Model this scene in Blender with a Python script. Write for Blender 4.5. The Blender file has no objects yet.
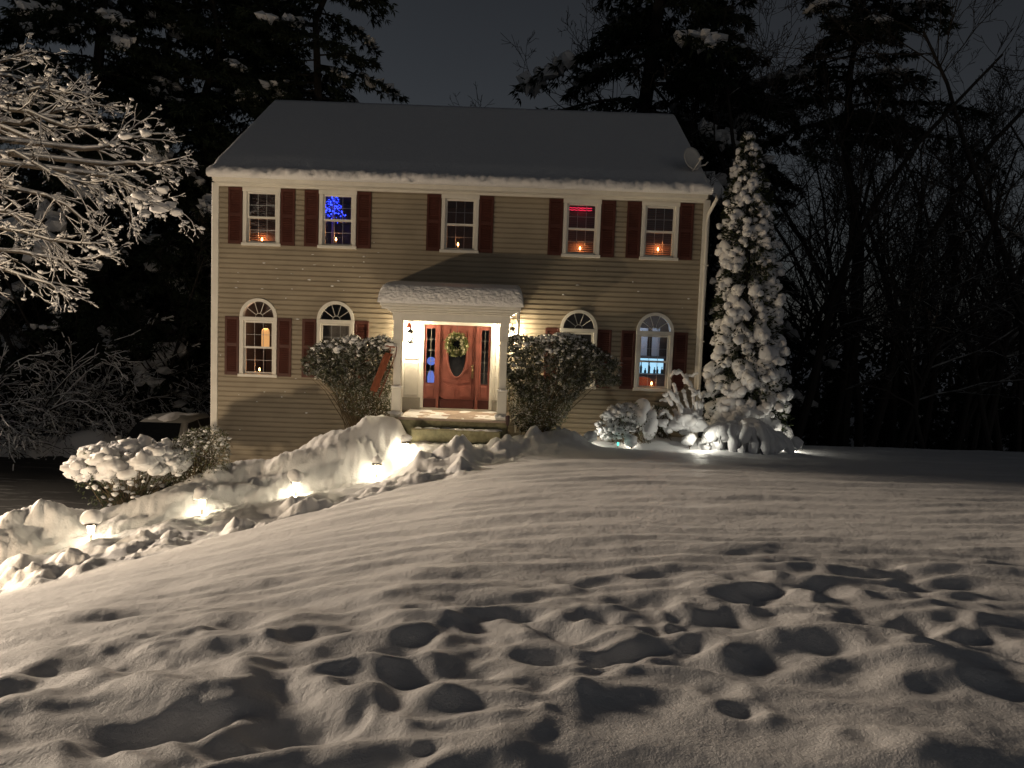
import bpy, bmesh, math, random
import numpy as np
from mathutils import Vector, Matrix
R_ = random.Random(7)
rng = np.random.default_rng(11)
SC = bpy.context.scene
COL = SC.collection

# ------------------------------------------------------------------ camera
FPX, ROLL, PITCH = 769.0, 0.036, 0.074
cr, sr, cp, sp = math.cos(ROLL), math.sin(ROLL), math.cos(PITCH), math.sin(PITCH)

def ray(px, py):
    u = (px - 512) / FPX; v = (384 - py) / FPX
    u0 = u * cr - v * sr; v0 = u * sr + v * cr
    return u0, cp + v0 * sp, -sp + v0 * cp

def at(px, py, Y):
    a, b, c = ray(px, py)
    return Vector((a / b * Y, Y, c / b * Y))

cam_d = bpy.data.cameras.new('camera'); cam = bpy.data.objects.new('camera', cam_d); COL.objects.link(cam)
cam_d.sensor_width = 36; cam_d.lens = FPX * 36 / 1024; cam_d.clip_end = 2000; cam_d.clip_start = 0.05
U0 = Vector((0, sp, cp)); F = Vector((0, cp, -sp)); X0 = Vector((1, 0, 0))
Rr = X0 * cr + U0 * sr; Uu = X0 * -sr + U0 * cr
M = Matrix.Identity(4)
for i in range(3):
    M[i][0] = Rr[i]; M[i][1] = Uu[i]; M[i][2] = -F[i]
cam.matrix_world = M
SC.camera = cam

# ------------------------------------------------------------------ noise
_P = np.random.default_rng(3).permutation(256); _P = np.concatenate([_P, _P, _P])
_G = np.array([(math.cos(a), math.sin(a)) for a in np.linspace(0, 2 * math.pi, 16, endpoint=False)])

def perlin(x, y):
    xi = np.floor(x).astype(int); yi = np.floor(y).astype(int)
    xf = x - xi; yf = y - yi; xi &= 255; yi &= 255
    u = xf ** 3 * (xf * (xf * 6 - 15) + 10); v = yf ** 3 * (yf * (yf * 6 - 15) + 10)
    def g(ix, iy, dx, dy):
        h = _G[_P[_P[ix & 255] + (iy & 255)] & 15]
        return h[..., 0] * dx + h[..., 1] * dy
    a = g(xi, yi, xf, yf); b = g(xi + 1, yi, xf - 1, yf)
    c = g(xi, yi + 1, xf, yf - 1); d = g(xi + 1, yi + 1, xf - 1, yf - 1)
    return (a + (b - a) * u) * (1 - v) + (c + (d - c) * u) * v

def fbm(x, y, o=4, gain=.5):
    s = 0; a = 1; f = 1.0
    for k in range(o):
        s = s + a * perlin(x * f + 17.3 * k, y * f + 9.1 * k); a *= gain; f *= 2.03
    return s

def sst(t):
    t = np.clip(t, 0, 1); return t * t * (3 - 2 * t)

def softplus(t, k):
    return np.logaddexp(0, t / k) * k

# ------------------------------------------------------------------ objects
ORG = {}
def place(o, parent):
    COL.objects.link(o)
    if parent is not None: o.parent = parent

def thing(name, label, cat, loc=(0, 0, 0), group=None, kind=None):
    o = bpy.data.objects.new(name, None); COL.objects.link(o)
    o.location = loc; ORG[o.name] = Vector(loc); o.empty_display_size = .1
    tag(o, label, cat, group, kind); return o

def tag(o, label=None, cat=None, group=None, kind=None):
    if label: o['label'] = label
    if cat: o['category'] = cat
    if group: o['group'] = group
    if kind: o['kind'] = kind
    return o

def org(o):
    v = Vector((0, 0, 0))
    while o is not None:
        v = v + Vector(o.location); o = o.parent
    return v

class MB:
    def __init__(s): s.v = []; s.f = []; s.m = []; s.n = 0; s.sm = []
    def add(s, V, Fc, mi=0, smooth=False):
        V = np.asarray(V, dtype=np.float64).reshape(-1, 3)
        s.v.append(V)
        for f in Fc: s.f.append([int(i) + s.n for i in f])
        s.m += [mi] * len(Fc); s.sm += [smooth] * len(Fc); s.n += len(V)
        return s
    def box(s, x0, x1, y0, y1, z0, z1, mi=0):
        V = [(x, y, z) for z in (z0, z1) for y in (y0, y1) for x in (x0, x1)]
        return s.add(V, [(0, 2, 3, 1), (4, 5, 7, 6), (0, 1, 5, 4), (2, 6, 7, 3), (0, 4, 6, 2), (1, 3, 7, 5)], mi)
    def bevbox(s, x0, x1, y0, y1, z0, z1, b=.01, mi=0):
        # front (-y) face chamfered
        V = [(x0, y1, z0), (x1, y1, z0), (x1, y1, z1), (x0, y1, z1),
             (x0, y0 + b, z0), (x1, y0 + b, z0), (x1, y0 + b, z1), (x0, y0 + b, z1),
             (x0 + b, y0, z0 + b), (x1 - b, y0, z0 + b), (x1 - b, y0, z1 - b), (x0 + b, y0, z1 - b)]
        Fc = [(0, 3, 2, 1), (0, 1, 5, 4), (1, 2, 6, 5), (2, 3, 7, 6), (3, 0, 4, 7), (4, 5, 9, 8), (5, 6, 10, 9), (6, 7, 11, 10), (7, 4, 8, 11), (8, 9, 10, 11)]
        return s.add(V, Fc, mi)
    def tube(s, pts, rad, n=6, mi=0, caps=True, smooth=True):
        pts = [Vector(p) for p in pts]; k = len(pts)
        if not hasattr(rad, '__len__'): rad = [rad] * k
        V = []
        for i, p in enumerate(pts):
            d = (pts[min(i + 1, k - 1)] - pts[max(i - 1, 0)]).normalized()
            a = Vector((0, 0, 1)) if abs(d.z) < .9 else Vector((1, 0, 0))
            e = d.cross(a).normalized(); g = d.cross(e)
            for j in range(n):
                t = 2 * math.pi * j / n
                V.append(p + (e * math.cos(t) + g * math.sin(t)) * rad[i])
        Fc = [(i * n + j, i * n + (j + 1) % n, (i + 1) * n + (j + 1) % n, (i + 1) * n + j) for i in range(k - 1) for j in range(n)]
        if caps: Fc += [tuple(range(n))[::-1], tuple((k - 1) * n + j for j in range(n))]
        return s.add([tuple(v) for v in V], Fc, mi, smooth)
    def lathe(s, c, prof, n=12, mi=0, sx=1, sy=1, smooth=True):
        V = []; k = len(prof)
        for r, z in prof:
            for j in range(n):
                t = 2 * math.pi * j / n
                V.append((c[0] + r * math.cos(t) * sx, c[1] + r * math.sin(t) * sy, c[2] + z))
        Fc = [(i * n + j, i * n + (j + 1) % n, (i + 1) * n + (j + 1) % n, (i + 1) * n + j) for i in range(k - 1) for j in range(n)]
        Fc += [tuple(range(n))[::-1], tuple((k - 1) * n + j for j in range(n))]
        return s.add(V, Fc, mi, smooth)
    def prism(s, poly, y0, y1, mi=0):      # poly = (x, z) outline, extruded along y
        n = len(poly)
        V = [(x, y0, z) for x, z in poly] + [(x, y1, z) for x, z in poly]
        Fc = [tuple(range(n)), tuple(range(2 * n - 1, n - 1, -1))] + [(i, n + i, n + (i + 1) % n, (i + 1) % n) for i in range(n)]
        return s.add(V, Fc, mi)
    def blob(s, c, r, amp=.18, sub=2, mi=0, seed=None, flat=0.0):
        V, Fc = ICO[sub]
        q = R_ if seed is None else random.Random(seed)
        V = V.copy(); k = np.zeros(len(V))
        for _ in range(4):
            a = np.array([q.uniform(-1, 1) for _ in range(3)]) * q.choice((1.6, 2.6, 4.2)); k += np.sin(V @ a * 1.5 + q.uniform(0, 6.3))
        V = V * (1 + amp * k / 2)[:, None]
        if flat: V[:, 2] = np.where(V[:, 2] < -flat, -flat + (V[:, 2] + flat) * .25, V[:, 2])
        th = q.uniform(0, 6.28); ct, st = math.cos(th), math.sin(th)
        V = np.stack([V[:, 0] * ct - V[:, 1] * st, V[:, 0] * st + V[:, 1] * ct, V[:, 2]], 1)
        if not hasattr(r, '__len__'): r = (r, r, r)
        return s.add(V * np.array(r) + np.array(c), Fc, mi, True)
    def build(s, name, mats, parent=None):
        V = np.concatenate(s.v) if s.v else np.zeros((0, 3))
        if parent is not None: V = V - np.array(org(parent))
        return mesh_np(name, V, s.f, mats, parent, s.m, s.sm)

def mesh_np(name, V, Fc, mats, parent=None, mi=None, sm=None):
    me = bpy.data.meshes.new(name)
    if isinstance(Fc, np.ndarray):
        k = Fc.shape[1]; nf = len(Fc); me.vertices.add(len(V)); me.vertices.foreach_set('co', np.ascontiguousarray(V, dtype=np.float32).ravel())
        me.loops.add(nf * k); me.loops.foreach_set('vertex_index', Fc.astype(np.int32).ravel())
        me.polygons.add(nf); me.polygons.foreach_set('loop_start', np.arange(nf, dtype=np.int32) * k)
        me.polygons.foreach_set('loop_total', np.full(nf, k, dtype=np.int32))
        me.update(calc_edges=True)
    else:
        me.from_pydata([tuple(v) for v in V], [], Fc)
    if not isinstance(mats, (list, tuple)): mats = [mats]
    for m in mats: me.materials.append(m)
    if mi is not None and len(mats) > 1: me.polygons.foreach_set('material_index', np.asarray(mi, dtype=np.int32))
    if sm is None: sm = False
    if isinstance(sm, bool): sm = [sm] * len(me.polygons)
    me.polygons.foreach_set('use_smooth', np.asarray(sm, dtype=bool))
    me.validate(); me.update()
    o = bpy.data.objects.new(name, me); place(o, parent)
    return o

ICO = {}
for sub in (1, 2, 3):
    b = bmesh.new(); bmesh.ops.create_icosphere(b, subdivisions=sub, radius=1)
    ICO[sub] = (np.array([v.co[:] for v in b.verts]), [tuple(v.index for v in f.verts) for f in b.faces]); b.free()

def segs(P0, P1, r0, r1, n=3):
    """batch of tapered prisms -> V, F arrays"""
    P0 = np.asarray(P0); P1 = np.asarray(P1); r0 = np.asarray(r0); r1 = np.asarray(r1)
    d = P1 - P0; L = np.linalg.norm(d, axis=1, keepdims=True) + 1e-9; d = d / L
    a = np.where(np.abs(d[:, 2:3]) < .9, np.array([[0, 0, 1.]]), np.array([[1., 0, 0]]))
    e = np.cross(d, a); e /= np.linalg.norm(e, axis=1, keepdims=True); g = np.cross(d, e)
    N = len(P0); V = np.zeros((N, 2 * n, 3))
    for j in range(n):
        t = 2 * math.pi * j / n; o = e * math.cos(t) + g * math.sin(t)
        V[:, j] = P0 + o * r0[:, None]; V[:, n + j] = P1 + o * r1[:, None]
    base = (np.arange(N) * 2 * n)[:, None]
    Fc = np.concatenate([base + np.array([[j, (j + 1) % n, n + (j + 1) % n, n + j]]) for j in range(n)], 0)
    return V.reshape(-1, 3), Fc

def leafquads(P, D, L, W, jit=.9):
    """rhombic leaves at P along D"""
    N = len(P); D = D / (np.linalg.norm(D, axis=1, keepdims=True) + 1e-9)
    a = rng.normal(size=(N, 3)); e = np.cross(D, a); e /= (np.linalg.norm(e, axis=1, keepdims=True) + 1e-9)
    L = np.broadcast_to(L, (N,))[:, None]; W = np.broadcast_to(W, (N,))[:, None]
    V = np.stack([P, P + D * L * .45 + e * W * .5, P + D * L, P + D * L * .45 - e * W * .5], 1)
    return V.reshape(-1, 3), np.arange(N * 4).reshape(N, 4)

# ------------------------------------------------------------------ materials
def mat(name, col, rough=.6, var=.0, vscale=8, bump=0, bscale=30, spec=.3, metal=0, emit=None, estr=0, sss=0):
    m = bpy.data.materials.new(name); m.use_nodes = True; nt = m.node_tree; b = nt.nodes['Principled BSDF']
    b.inputs['Base Color'].default_value = (*col, 1); b.inputs['Roughness'].default_value = rough
    b.inputs['Specular IOR Level'].default_value = spec; b.inputs['Metallic'].default_value = metal
    tc = nt.nodes.new('ShaderNodeTexCoord')
    if var:
        n = nt.nodes.new('ShaderNodeTexNoise'); n.inputs['Scale'].default_value = vscale; n.inputs['Detail'].default_value = 6
        nt.links.new(tc.outputs['Object'], n.inputs['Vector'])
        r = nt.nodes.new('ShaderNodeMapRange'); r.inputs[1].default_value = .3; r.inputs[2].default_value = .7
        nt.links.new(n.outputs['Fac'], r.inputs[0])
        mx = nt.nodes.new('ShaderNodeMix'); mx.data_type = 'RGBA'
        mx.inputs[6].default_value = (*[c * (1 - var) for c in col], 1); mx.inputs[7].default_value = (*[min(1, c * (1 + var)) for c in col], 1)
        nt.links.new(r.outputs[0], mx.inputs[0]); nt.links.new(mx.outputs[2], b.inputs['Base Color'])
    if bump:
        n2 = nt.nodes.new('ShaderNodeTexNoise'); n2.inputs['Scale'].default_value = bscale; n2.inputs['Detail'].default_value = 8; n2.inputs['Roughness'].default_value = .65
        nt.links.new(tc.outputs['Object'], n2.inputs['Vector'])
        bp = nt.nodes.new('ShaderNodeBump'); bp.inputs['Strength'].default_value = 1; bp.inputs['Distance'].default_value = bump
        nt.links.new(n2.outputs['Fac'], bp.inputs['Height']); nt.links.new(bp.outputs[0], b.inputs['Normal'])
    if emit:
        b.inputs['Emission Color'].default_value = (*emit, 1); b.inputs['Emission Strength'].default_value = estr
    return m

def snow_topped(name, col, snow=.82, lo=.35, hi=.75, rough=.8):
    """bark or leaf whose upward faces carry settled snow"""
    m = mat(name, col, rough); nt = m.node_tree; b = nt.nodes['Principled BSDF']
    ge = nt.nodes.new('ShaderNodeNewGeometry'); sx = nt.nodes.new('ShaderNodeSeparateXYZ'); nt.links.new(ge.outputs['Normal'], sx.inputs[0])
    tc = nt.nodes.new('ShaderNodeTexCoord'); n = nt.nodes.new('ShaderNodeTexNoise'); n.inputs['Scale'].default_value = 3.5; n.inputs['Detail'].default_value = 4
    nt.links.new(tc.outputs['Object'], n.inputs['Vector'])
    ad = nt.nodes.new('ShaderNodeMath'); ad.operation = 'MULTIPLY_ADD'; ad.inputs[1].default_value = .9; ad.inputs[2].default_value = -.45
    nt.links.new(n.outputs['Fac'], ad.inputs[0])
    a2 = nt.nodes.new('ShaderNodeMath'); nt.links.new(sx.outputs['Z'], a2.inputs[0]); nt.links.new(ad.outputs[0], a2.inputs[1])
    r = nt.nodes.new('ShaderNodeMapRange'); r.inputs[1].default_value = lo; r.inputs[2].default_value = hi; nt.links.new(a2.outputs[0], r.inputs[0])
    mx = nt.nodes.new('ShaderNodeMix'); mx.data_type = 'RGBA'; mx.inputs[6].default_value = (*col, 1); mx.inputs[7].default_value = (snow, snow, snow * .98, 1)
    nt.links.new(r.outputs[0], mx.inputs[0]); nt.links.new(mx.outputs[2], b.inputs['Base Color'])
    return m

def glass_mat(name, tint=(.9, .92, .95), gl=.07):
    m = bpy.data.materials.new(name); m.use_nodes = True; nt = m.node_tree; nt.nodes.clear()
    o = nt.nodes.new('ShaderNodeOutputMaterial'); t = nt.nodes.new('ShaderNodeBsdfTransparent'); t.inputs[0].default_value = (*tint, 1)
    g = nt.nodes.new('ShaderNodeBsdfGlossy'); g.inputs['Roughness'].default_value = .03
    fr = nt.nodes.new('ShaderNodeFresnel'); fr.inputs[0].default_value = 1.5
    x = nt.nodes.new('ShaderNodeMixShader'); nt.links.new(fr.outputs[0], x.inputs[0]); nt.links.new(t.outputs[0], x.inputs[1]); nt.links.new(g.outputs[0], x.inputs[2])
    nt.links.new(x.outputs[0], o.inputs[0]); return m

def snow_mat(name='snow', fine=.011):
    m = mat(name, (.86, .86, .87), .55, spec=.25); nt = m.node_tree; b = nt.nodes['Principled BSDF']
    tc = nt.nodes.new('ShaderNodeTexCoord')
    h = None
    for sc, w in ((7, 1.0), (26, .75), (90, .45)):
        n = nt.nodes.new('ShaderNodeTexNoise'); n.inputs['Scale'].default_value = sc; n.inputs['Detail'].default_value = 5; n.inputs['Roughness'].default_value = .6
        nt.links.new(tc.outputs['Object'], n.inputs['Vector'])
        a = nt.nodes.new('ShaderNodeMath'); a.operation = 'MULTIPLY_ADD'; a.inputs[1].default_value = w
        nt.links.new(n.outputs['Fac'], a.inputs[0])
        if h is not None: nt.links.new(h, a.inputs[2])
        else: a.inputs[2].default_value = 0
        h = a.outputs[0]
    bp = nt.nodes.new('ShaderNodeBump'); bp.inputs['Strength'].default_value = 1; bp.inputs['Distance'].default_value = fine
    nt.links.new(h, bp.inputs['Height']); nt.links.new(bp.outputs[0], b.inputs['Normal'])
    return m

SNOW = snow_mat()
SNOWROOF = snow_mat('roof_snow_grain', .02)
WHITE = mat('white_paint', (.78, .76, .70), .45, var=.05, vscale=5)
SHUT = mat('maroon_shutter', (.080, .026, .019), .5, var=.15, vscale=4, bump=.001, bscale=60)
GLASS = glass_mat('window_glass')
BARK = snow_topped('snowy_bark', (.045, .036, .028))
BARKDARK = mat('dark_bark', (.030, .026, .022), .9, var=.3, vscale=3, bump=.02, bscale=8)
NEEDLE = mat('pine_needles', (.022, .032, .018), .8, var=.35, vscale=1.2)
LEAF = mat('shrub_leaf', (.045, .060, .022), .5, var=.4, vscale=5)
LEAFSN = snow_topped('frosted_leaf', (.07, .08, .035), snow=.7, lo=.25, hi=.6)
LEAFFR = snow_topped('half_frosted_leaf', (.055, .060, .034), snow=.66, lo=.34, hi=.80, rough=.6)
TWIG = mat('twig_bark', (.13, .10, .06), .8, var=.3, vscale=6)

def lamp(name, loc, power, col=(1, .78, .5), rad=.03, parent=None, typ='POINT'):
    l = bpy.data.lights.new(name, typ); l.energy = power; l.color = col; l.shadow_soft_size = rad
    o = bpy.data.objects.new(name, l); place(o, parent)
    o.location = Vector(loc) - (org(parent) if parent is not None else Vector((0, 0, 0)))
    return o
# light settings
FLOOD_H = ((-10.7, 8.3, -3.5), (-1.5, 18.5, 3.3), 1560, (1, .76, .50), 96, .45, .12)
FLOOD_L = ((-34, 29, 5.8), (6.4, 3.2, -2.0), 68000, (1, .80, .60), 34, 1.0, 2.3)
SKYC = (.140, .152, .190); SKYS = .036
# ------------------------------------------------------------------ terrain
PATH = [at(-60, 590, 11.0), at(20, 563, 11.7), at(92, 541, 12.4), at(202, 515, 13.4), at(296, 497, 14.3), at(378, 479, 15.2), at(425, 459, 15.9), at(470, 447, 16.3)]
RIDGE = [at(-60, 540, 12.2), at(20, 524, 12.8), at(70, 512, 13.3), at(130, 503, 13.9), at(190, 478, 14.7), at(232, 463, 15.3), at(268, 464, 15.6), at(300, 447, 15.9), at(340, 430, 16.2), at(366, 417, 16.45), at(398, 419, 16.6), at(412, 437, 16.7), at(424, 447, 16.75)]
_px = np.array([p.x for p in PATH]); _py = np.array([p.y for p in PATH]); _pz = np.array([p.z for p in PATH])
_rx = np.array([p.x for p in RIDGE]); _ry = np.array([p.y for p in RIDGE]); _rz = np.array([p.z for p in RIDGE])

def base(x, y):
    z = -1.6 - .057 * np.clip(y, -30, 30)
    s = .115 + .125 * sst((y - 3) / 6.5)
    z = z - s * softplus(-(x + .3), 1.0)
    z = -4.45 + softplus(z + 4.45, .12)
    m = sst((-7.6 - x) / .7) * sst((y - 14.9) / .6)
    z = z * (1 - m) + -4.45 * m
    d = softplus(y - 19.6 - .03 * np.clip(x - 6, 0, 40), .4) * sst((x - 4.0) / 2)
    z = z - np.minimum(d * .22, 3.0)
    return z

FEET = []   # (x, y, rx, ry, depth)  depth>0 hole, <0 mound
def ground_px(px, py, Hf):
    a, b, c = ray(px, py); lo = None
    for k in range(1, 900):
        Y = 1.2 * 1.0045 ** k
        if c / b * Y < float(Hf(np.array([a / b * Y]), np.array([Y]))[0]): return Vector((a / b * Y, Y, c / b * Y))
    return Vector((a / b * 60, 60, c / b * 60))

def foot(px, py, w, d, asp=.8):
    p = ground_px(px, py, base); r = w / 2 / FPX * p.y; d = d * (.33 if d > 0 else .46)
    FEET.append((p.x, p.y, r, r * asp * 1.25, d))

for q in [(110, 662, 120, .17, .9), (300, 640, 60, .11), (290, 684, 120, .16, .8), (395, 660, 55, .12), (475, 629, 62, .15), (522, 620, 36, .08),
          (565, 633, 58, .14), (672, 628, 44, .10), (692, 619, 42, .10), (745, 601, 50, .13), (697, 608, 34, .09), (773, 614, 44, .11), (720, 631, 40, .10),
          (830, 594, 46, .11), (862, 575, 46, .14), (890, 599, 44, .11), (925, 597, 40, .09), (960, 610, 40, .10), (860, 623, 40, .09), (640, 622, 34, .07),
          (625, 656, 40, .12), (600, 660, 36, .10), (683, 644, 56, .10), (765, 665, 60, .13), (722, 692, 40, .13), (743, 713, 40, .13), (835, 652, 50, .09),
          (1004, 692, 50, .12), (20, 690, 90, .12), (60, 720, 120, .13), (210, 655, 60, .09), (200, 722, 80, .10), (350, 690, 40, .09), (420, 640, 40, .06),
          (540, 690, 40, .09), (820, 605, 30, .07), (905, 580, 34, .08), (985, 640, 40, .09), (725, 553, 70, .07, .5), (545, 660, 40, .08), (270, 725, 80, .1), (480, 672, 60, .08), (660, 700, 60, .07), (130, 735, 80, .1)]:
    foot(*q)
for q in [(75, 690, 70, -.12), (168, 690, 60, -.10), (265, 640, 22, -.06), (385, 668, 44, -.10), (440, 700, 56, -.12), (345, 712, 34, -.10), (587, 624, 36, -.08), (770, 640, 36, -.08),
          (727, 654, 50, -.06), (580, 692, 50, -.10), (545, 712, 26, -.06), (905, 655, 100, -.20, .9), (925, 762, 170, -.22, .9), (402, 627, 18, -.04), (60, 752, 90, -.1),
          (325, 690, 80, -.08), (225, 700, 110, -.1), (690, 668, 100, -.06), (500, 735, 120, -.08), (800, 640, 50, -.05), (650, 655, 40, -.05), (30, 672, 60, -.06), (140, 690, 40, -.08)]:
    foot(*q)
for k in range(34):
    foot(R_.uniform(0, 1024), R_.uniform(610, 760), R_.uniform(24, 60), R_.uniform(.02, .06) * R_.choice((1, 1, -1)))

# lumps of thrown snow: (x, y, radius, height)
LUMPS = []
def lump(px, py, Y, w, h):
    p = at(px, py, Y); LUMPS.append((p.x, p.y, w / 2 / FPX * Y, h))
for q in [(95, 556, 11.9, 34, .12), (18, 575, 11.4, 34, .18), (170, 533, 12.6, 50, .1), (60, 560, 11.6, 20, .1), (235, 525, 13.1, 60, .1), (320, 515, 13.8, 26, .12), (290, 519, 13.5, 50, .1),
          (420, 486, 15.0, 36, .16), (450, 480, 15.1, 54, .26), (470, 484, 15.1, 30, .12), (500, 452, 16.2, 60, .25), (540, 450, 16.7, 80, .30), (515, 446, 16.5, 40, .3), (570, 446, 16.7, 40, .2),
          (500, 468, 15.6, 40, .12), (30, 518, 12.9, 30, .16), (52, 512, 13.1, 36, .2), (8, 527, 12.6, 40, .2), (205, 470, 14.9, 30, .1)]:
    lump(*q)

def H(x, y, detail=True):
    x = np.asarray(x, float); y = np.asarray(y, float)
    z0 = base(x, y); z = z0
    yp = np.interp(x, _px, _py); zp = np.interp(x, _px, _pz); yr = np.interp(x, _rx, _ry); zr = np.interp(x, _rx, _rz)
    xm = sst((x + 11.2) / 1.5)                          # fades out far left
    pm = xm * (1 - sst((x - _px[-1] + .1) / .5))
    bm = xm * (1 - sst((x - _rx[-1] + .15) / .3))
    wob = .12 * fbm(x * 1.3, y * 1.3 + 5, 3)
    yp = yp + wob; yr = yr + wob * .8
    drive = sst((-7.3 - x) / .7) * sst((y - 14.7) / .6)
    if detail:
        lw = 1 - np.exp(-((y - yp) / 1.2) ** 2) * pm
        lawn = (1 - drive) * sst((24 - y) / 4)
        yy = y - .10 * x + .35 * fbm(x * .3, y * .3, 2)
        rip = .060 * fbm(x * .20 + 3, yy * 1.25, 2, .5) + .029 * fbm(x * .5 + 8, yy * 3.0 + 40, 2) + .008 * fbm(x * 2.2, y * 3.0, 3) + .0035 * fbm(x * 9, y * 11, 2)
        near = sst((9.5 - y) / 4) * (1 - .6 * sst((x + .6) / 1.0) * sst((4.4 - y) / .8))
        rip = rip + near * ((.062 + .028 * sst((1 - x) / 2)) * fbm(x * .7 + 11, yy * 1.75 + 3, 2, .5) + .030 * fbm(x * 1.7 + 5, yy * 3.3, 2))
        # trampled band across the near lawn: merging bowls with soft ridges between them
        band = sst((np.clip(6.1 + .27 * x, 5.2, 8.0) - y + .5 * fbm(x * .8, y * .8 + 3, 2)) / .7) * (1 - .7 * sst((x + .3) / 1.0) * sst((4.4 - y) / .8)) * sst((y + 1) / 2)
        wx = x + .25 * fbm(x * 1.1 + 4, y * 1.1, 2); wy = y + .25 * fbm(x * 1.1, y * 1.1 + 8, 2)
        b1 = np.sqrt(perlin(wx * 1.35 + 2, wy * 2.1 + 6) ** 2 + .010); b2 = np.sqrt(perlin(wx * 2.7 + 12, wy * 3.7 + 1) ** 2 + .01)
        rip = rip - band * ((.18 + .045 * sst((.5 - x) / 1.5)) * (b1 - .25) + .095 * (b2 - .22) * sst(fbm(x * .6, y * .6 + 20, 2) * 2 + .6))
        z = z + rip * lawn * lw
    # path floor and the bank behind it
    t = (y - yp)
    kb = sst((t + 3.7) / 1.5) * (1 - sst((t + .1) / .3)) * pm; z = z * (1 - kb) + (zp - .03) * kb
    flat = pm * sst((.75 - np.abs(t)) / .35)
    z = z * (1 - flat) + zp * flat
    tb = np.clip((t - .30) / np.maximum(yr - yp - .30, .15), 0, 1)
    up = zp + (zr - zp) * (1 - (1 - tb) ** 1.7)
    back = sst((y - yr) / 1.1)
    bank = np.where(y < yr, up, zr * (1 - back) + z0 * back)
    inb = bm * sst((t - .25) / .12) * (1 - sst((y - yr - .5) / .9))
    z = z * (1 - inb) + np.maximum(bank, np.where(y > yr, z0, -99)) * inb
    if detail:
        lum = .22 - np.abs(fbm(x * 1.1, y * 1.3, 2)) * 1.3
        z = z + inb * sst((t - .3) / .5) * (.30 * (np.abs(perlin(x * .9, y * 1.2 + 4)) - .2) + .13 * (np.abs(perlin(x * 2.7 + 7, y * 3.0)) - .2) + .07 * (np.abs(perlin(x * 7.7, y * 8.3)) - .2))
        # crumbly berm on the lawn side, trodden floor
        c = np.exp(-((t + 1.9 + .35 * fbm(x * .7, y * .7, 2)) / 1.05) ** 4) * pm
        rg = np.abs(perlin(x * 1.35 + 3, y * 1.7)) * 1.7 + np.abs(perlin(x * 3.1, y * 3.7 + 9)) * .7; r2 = np.abs(perlin(x * 7.3, y * 8.1))
        blk = sst(fbm(x * .8 + 31, y * 1.0, 2) * 1.6 + .55)
        z = z + c * (-.04 + (.27 * rg + .09 * r2) * (.25 + .95 * blk))
        z = z + flat * (.05 * fbm(x * 5.5, y * 5.5, 3))
        rp = np.exp(-((x + .9) / 1.3) ** 2 - ((y - 15.4) / .9) ** 2)     # churned snow by the steps
        z = z + rp * .20 * (np.abs(perlin(x * 2.6, y * 3)) + .5 * np.abs(perlin(x * 6, y * 7)) - .25)
    for (lx, ly, lr, lh) in LUMPS:
        q = ((x - lx) ** 2 + ((y - ly) * .8) ** 2) / lr ** 2
        k = q < 6
        if k.any():
            z = np.array(z); nz = 1 + .35 * fbm(x[k] * 4.5, y[k] * 4.5, 3); z[k] = z[k] + lh * np.exp(-q[k] ** 1.3) * nz
    pl = sst((x + 2.3) / .3) * sst((.55 - x) / .4) * sst((y - 15.75) / .5) * sst((17.2 - y) / .2)   # trodden landing before the steps
    z = z * (1 - pl) + (-2.535 + .05 * fbm(x * 4, y * 4, 3)) * pl
    # planting bed in front of the right-hand side of the house
    bd = np.exp(-((x - 4.0) / 2.3) ** 4 - ((y - 17.9) / .8) ** 2)
    z = z + .16 * bd - .10 * np.exp(-((x - 2.9) / 1.3) ** 2 - ((y - 17.0) / .35) ** 2)
    if detail:
        for (fx, fy, rx, ry, d) in FEET:
            m = (np.abs(x - fx) < rx * 3) & (np.abs(y - fy) < ry * 3)
            if not m.any(): continue
            z = np.array(z)
            xx = x[m]; yy2 = y[m]
            wx = .25 * rx * fbm(xx * 3 + fx * 7, yy2 * 3, 2); wy = .25 * ry * fbm(xx * 3, yy2 * 3 + fy * 5, 2)
            q = np.sqrt(((xx - fx + wx) / rx) ** 2 + ((yy2 - fy + wy) / ry) ** 2)
            if d > 0: z[m] = z[m] - d * np.exp(-(q / .92) ** 2.2) + d * .16 * np.exp(-((q - 1.45) / .45) ** 2)
            else: z[m] = z[m] - d * np.exp(-(q / .9) ** 1.8)
    return z

def Hs(x, y): return float(H(np.array([x]), np.array([y]))[0])

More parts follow.
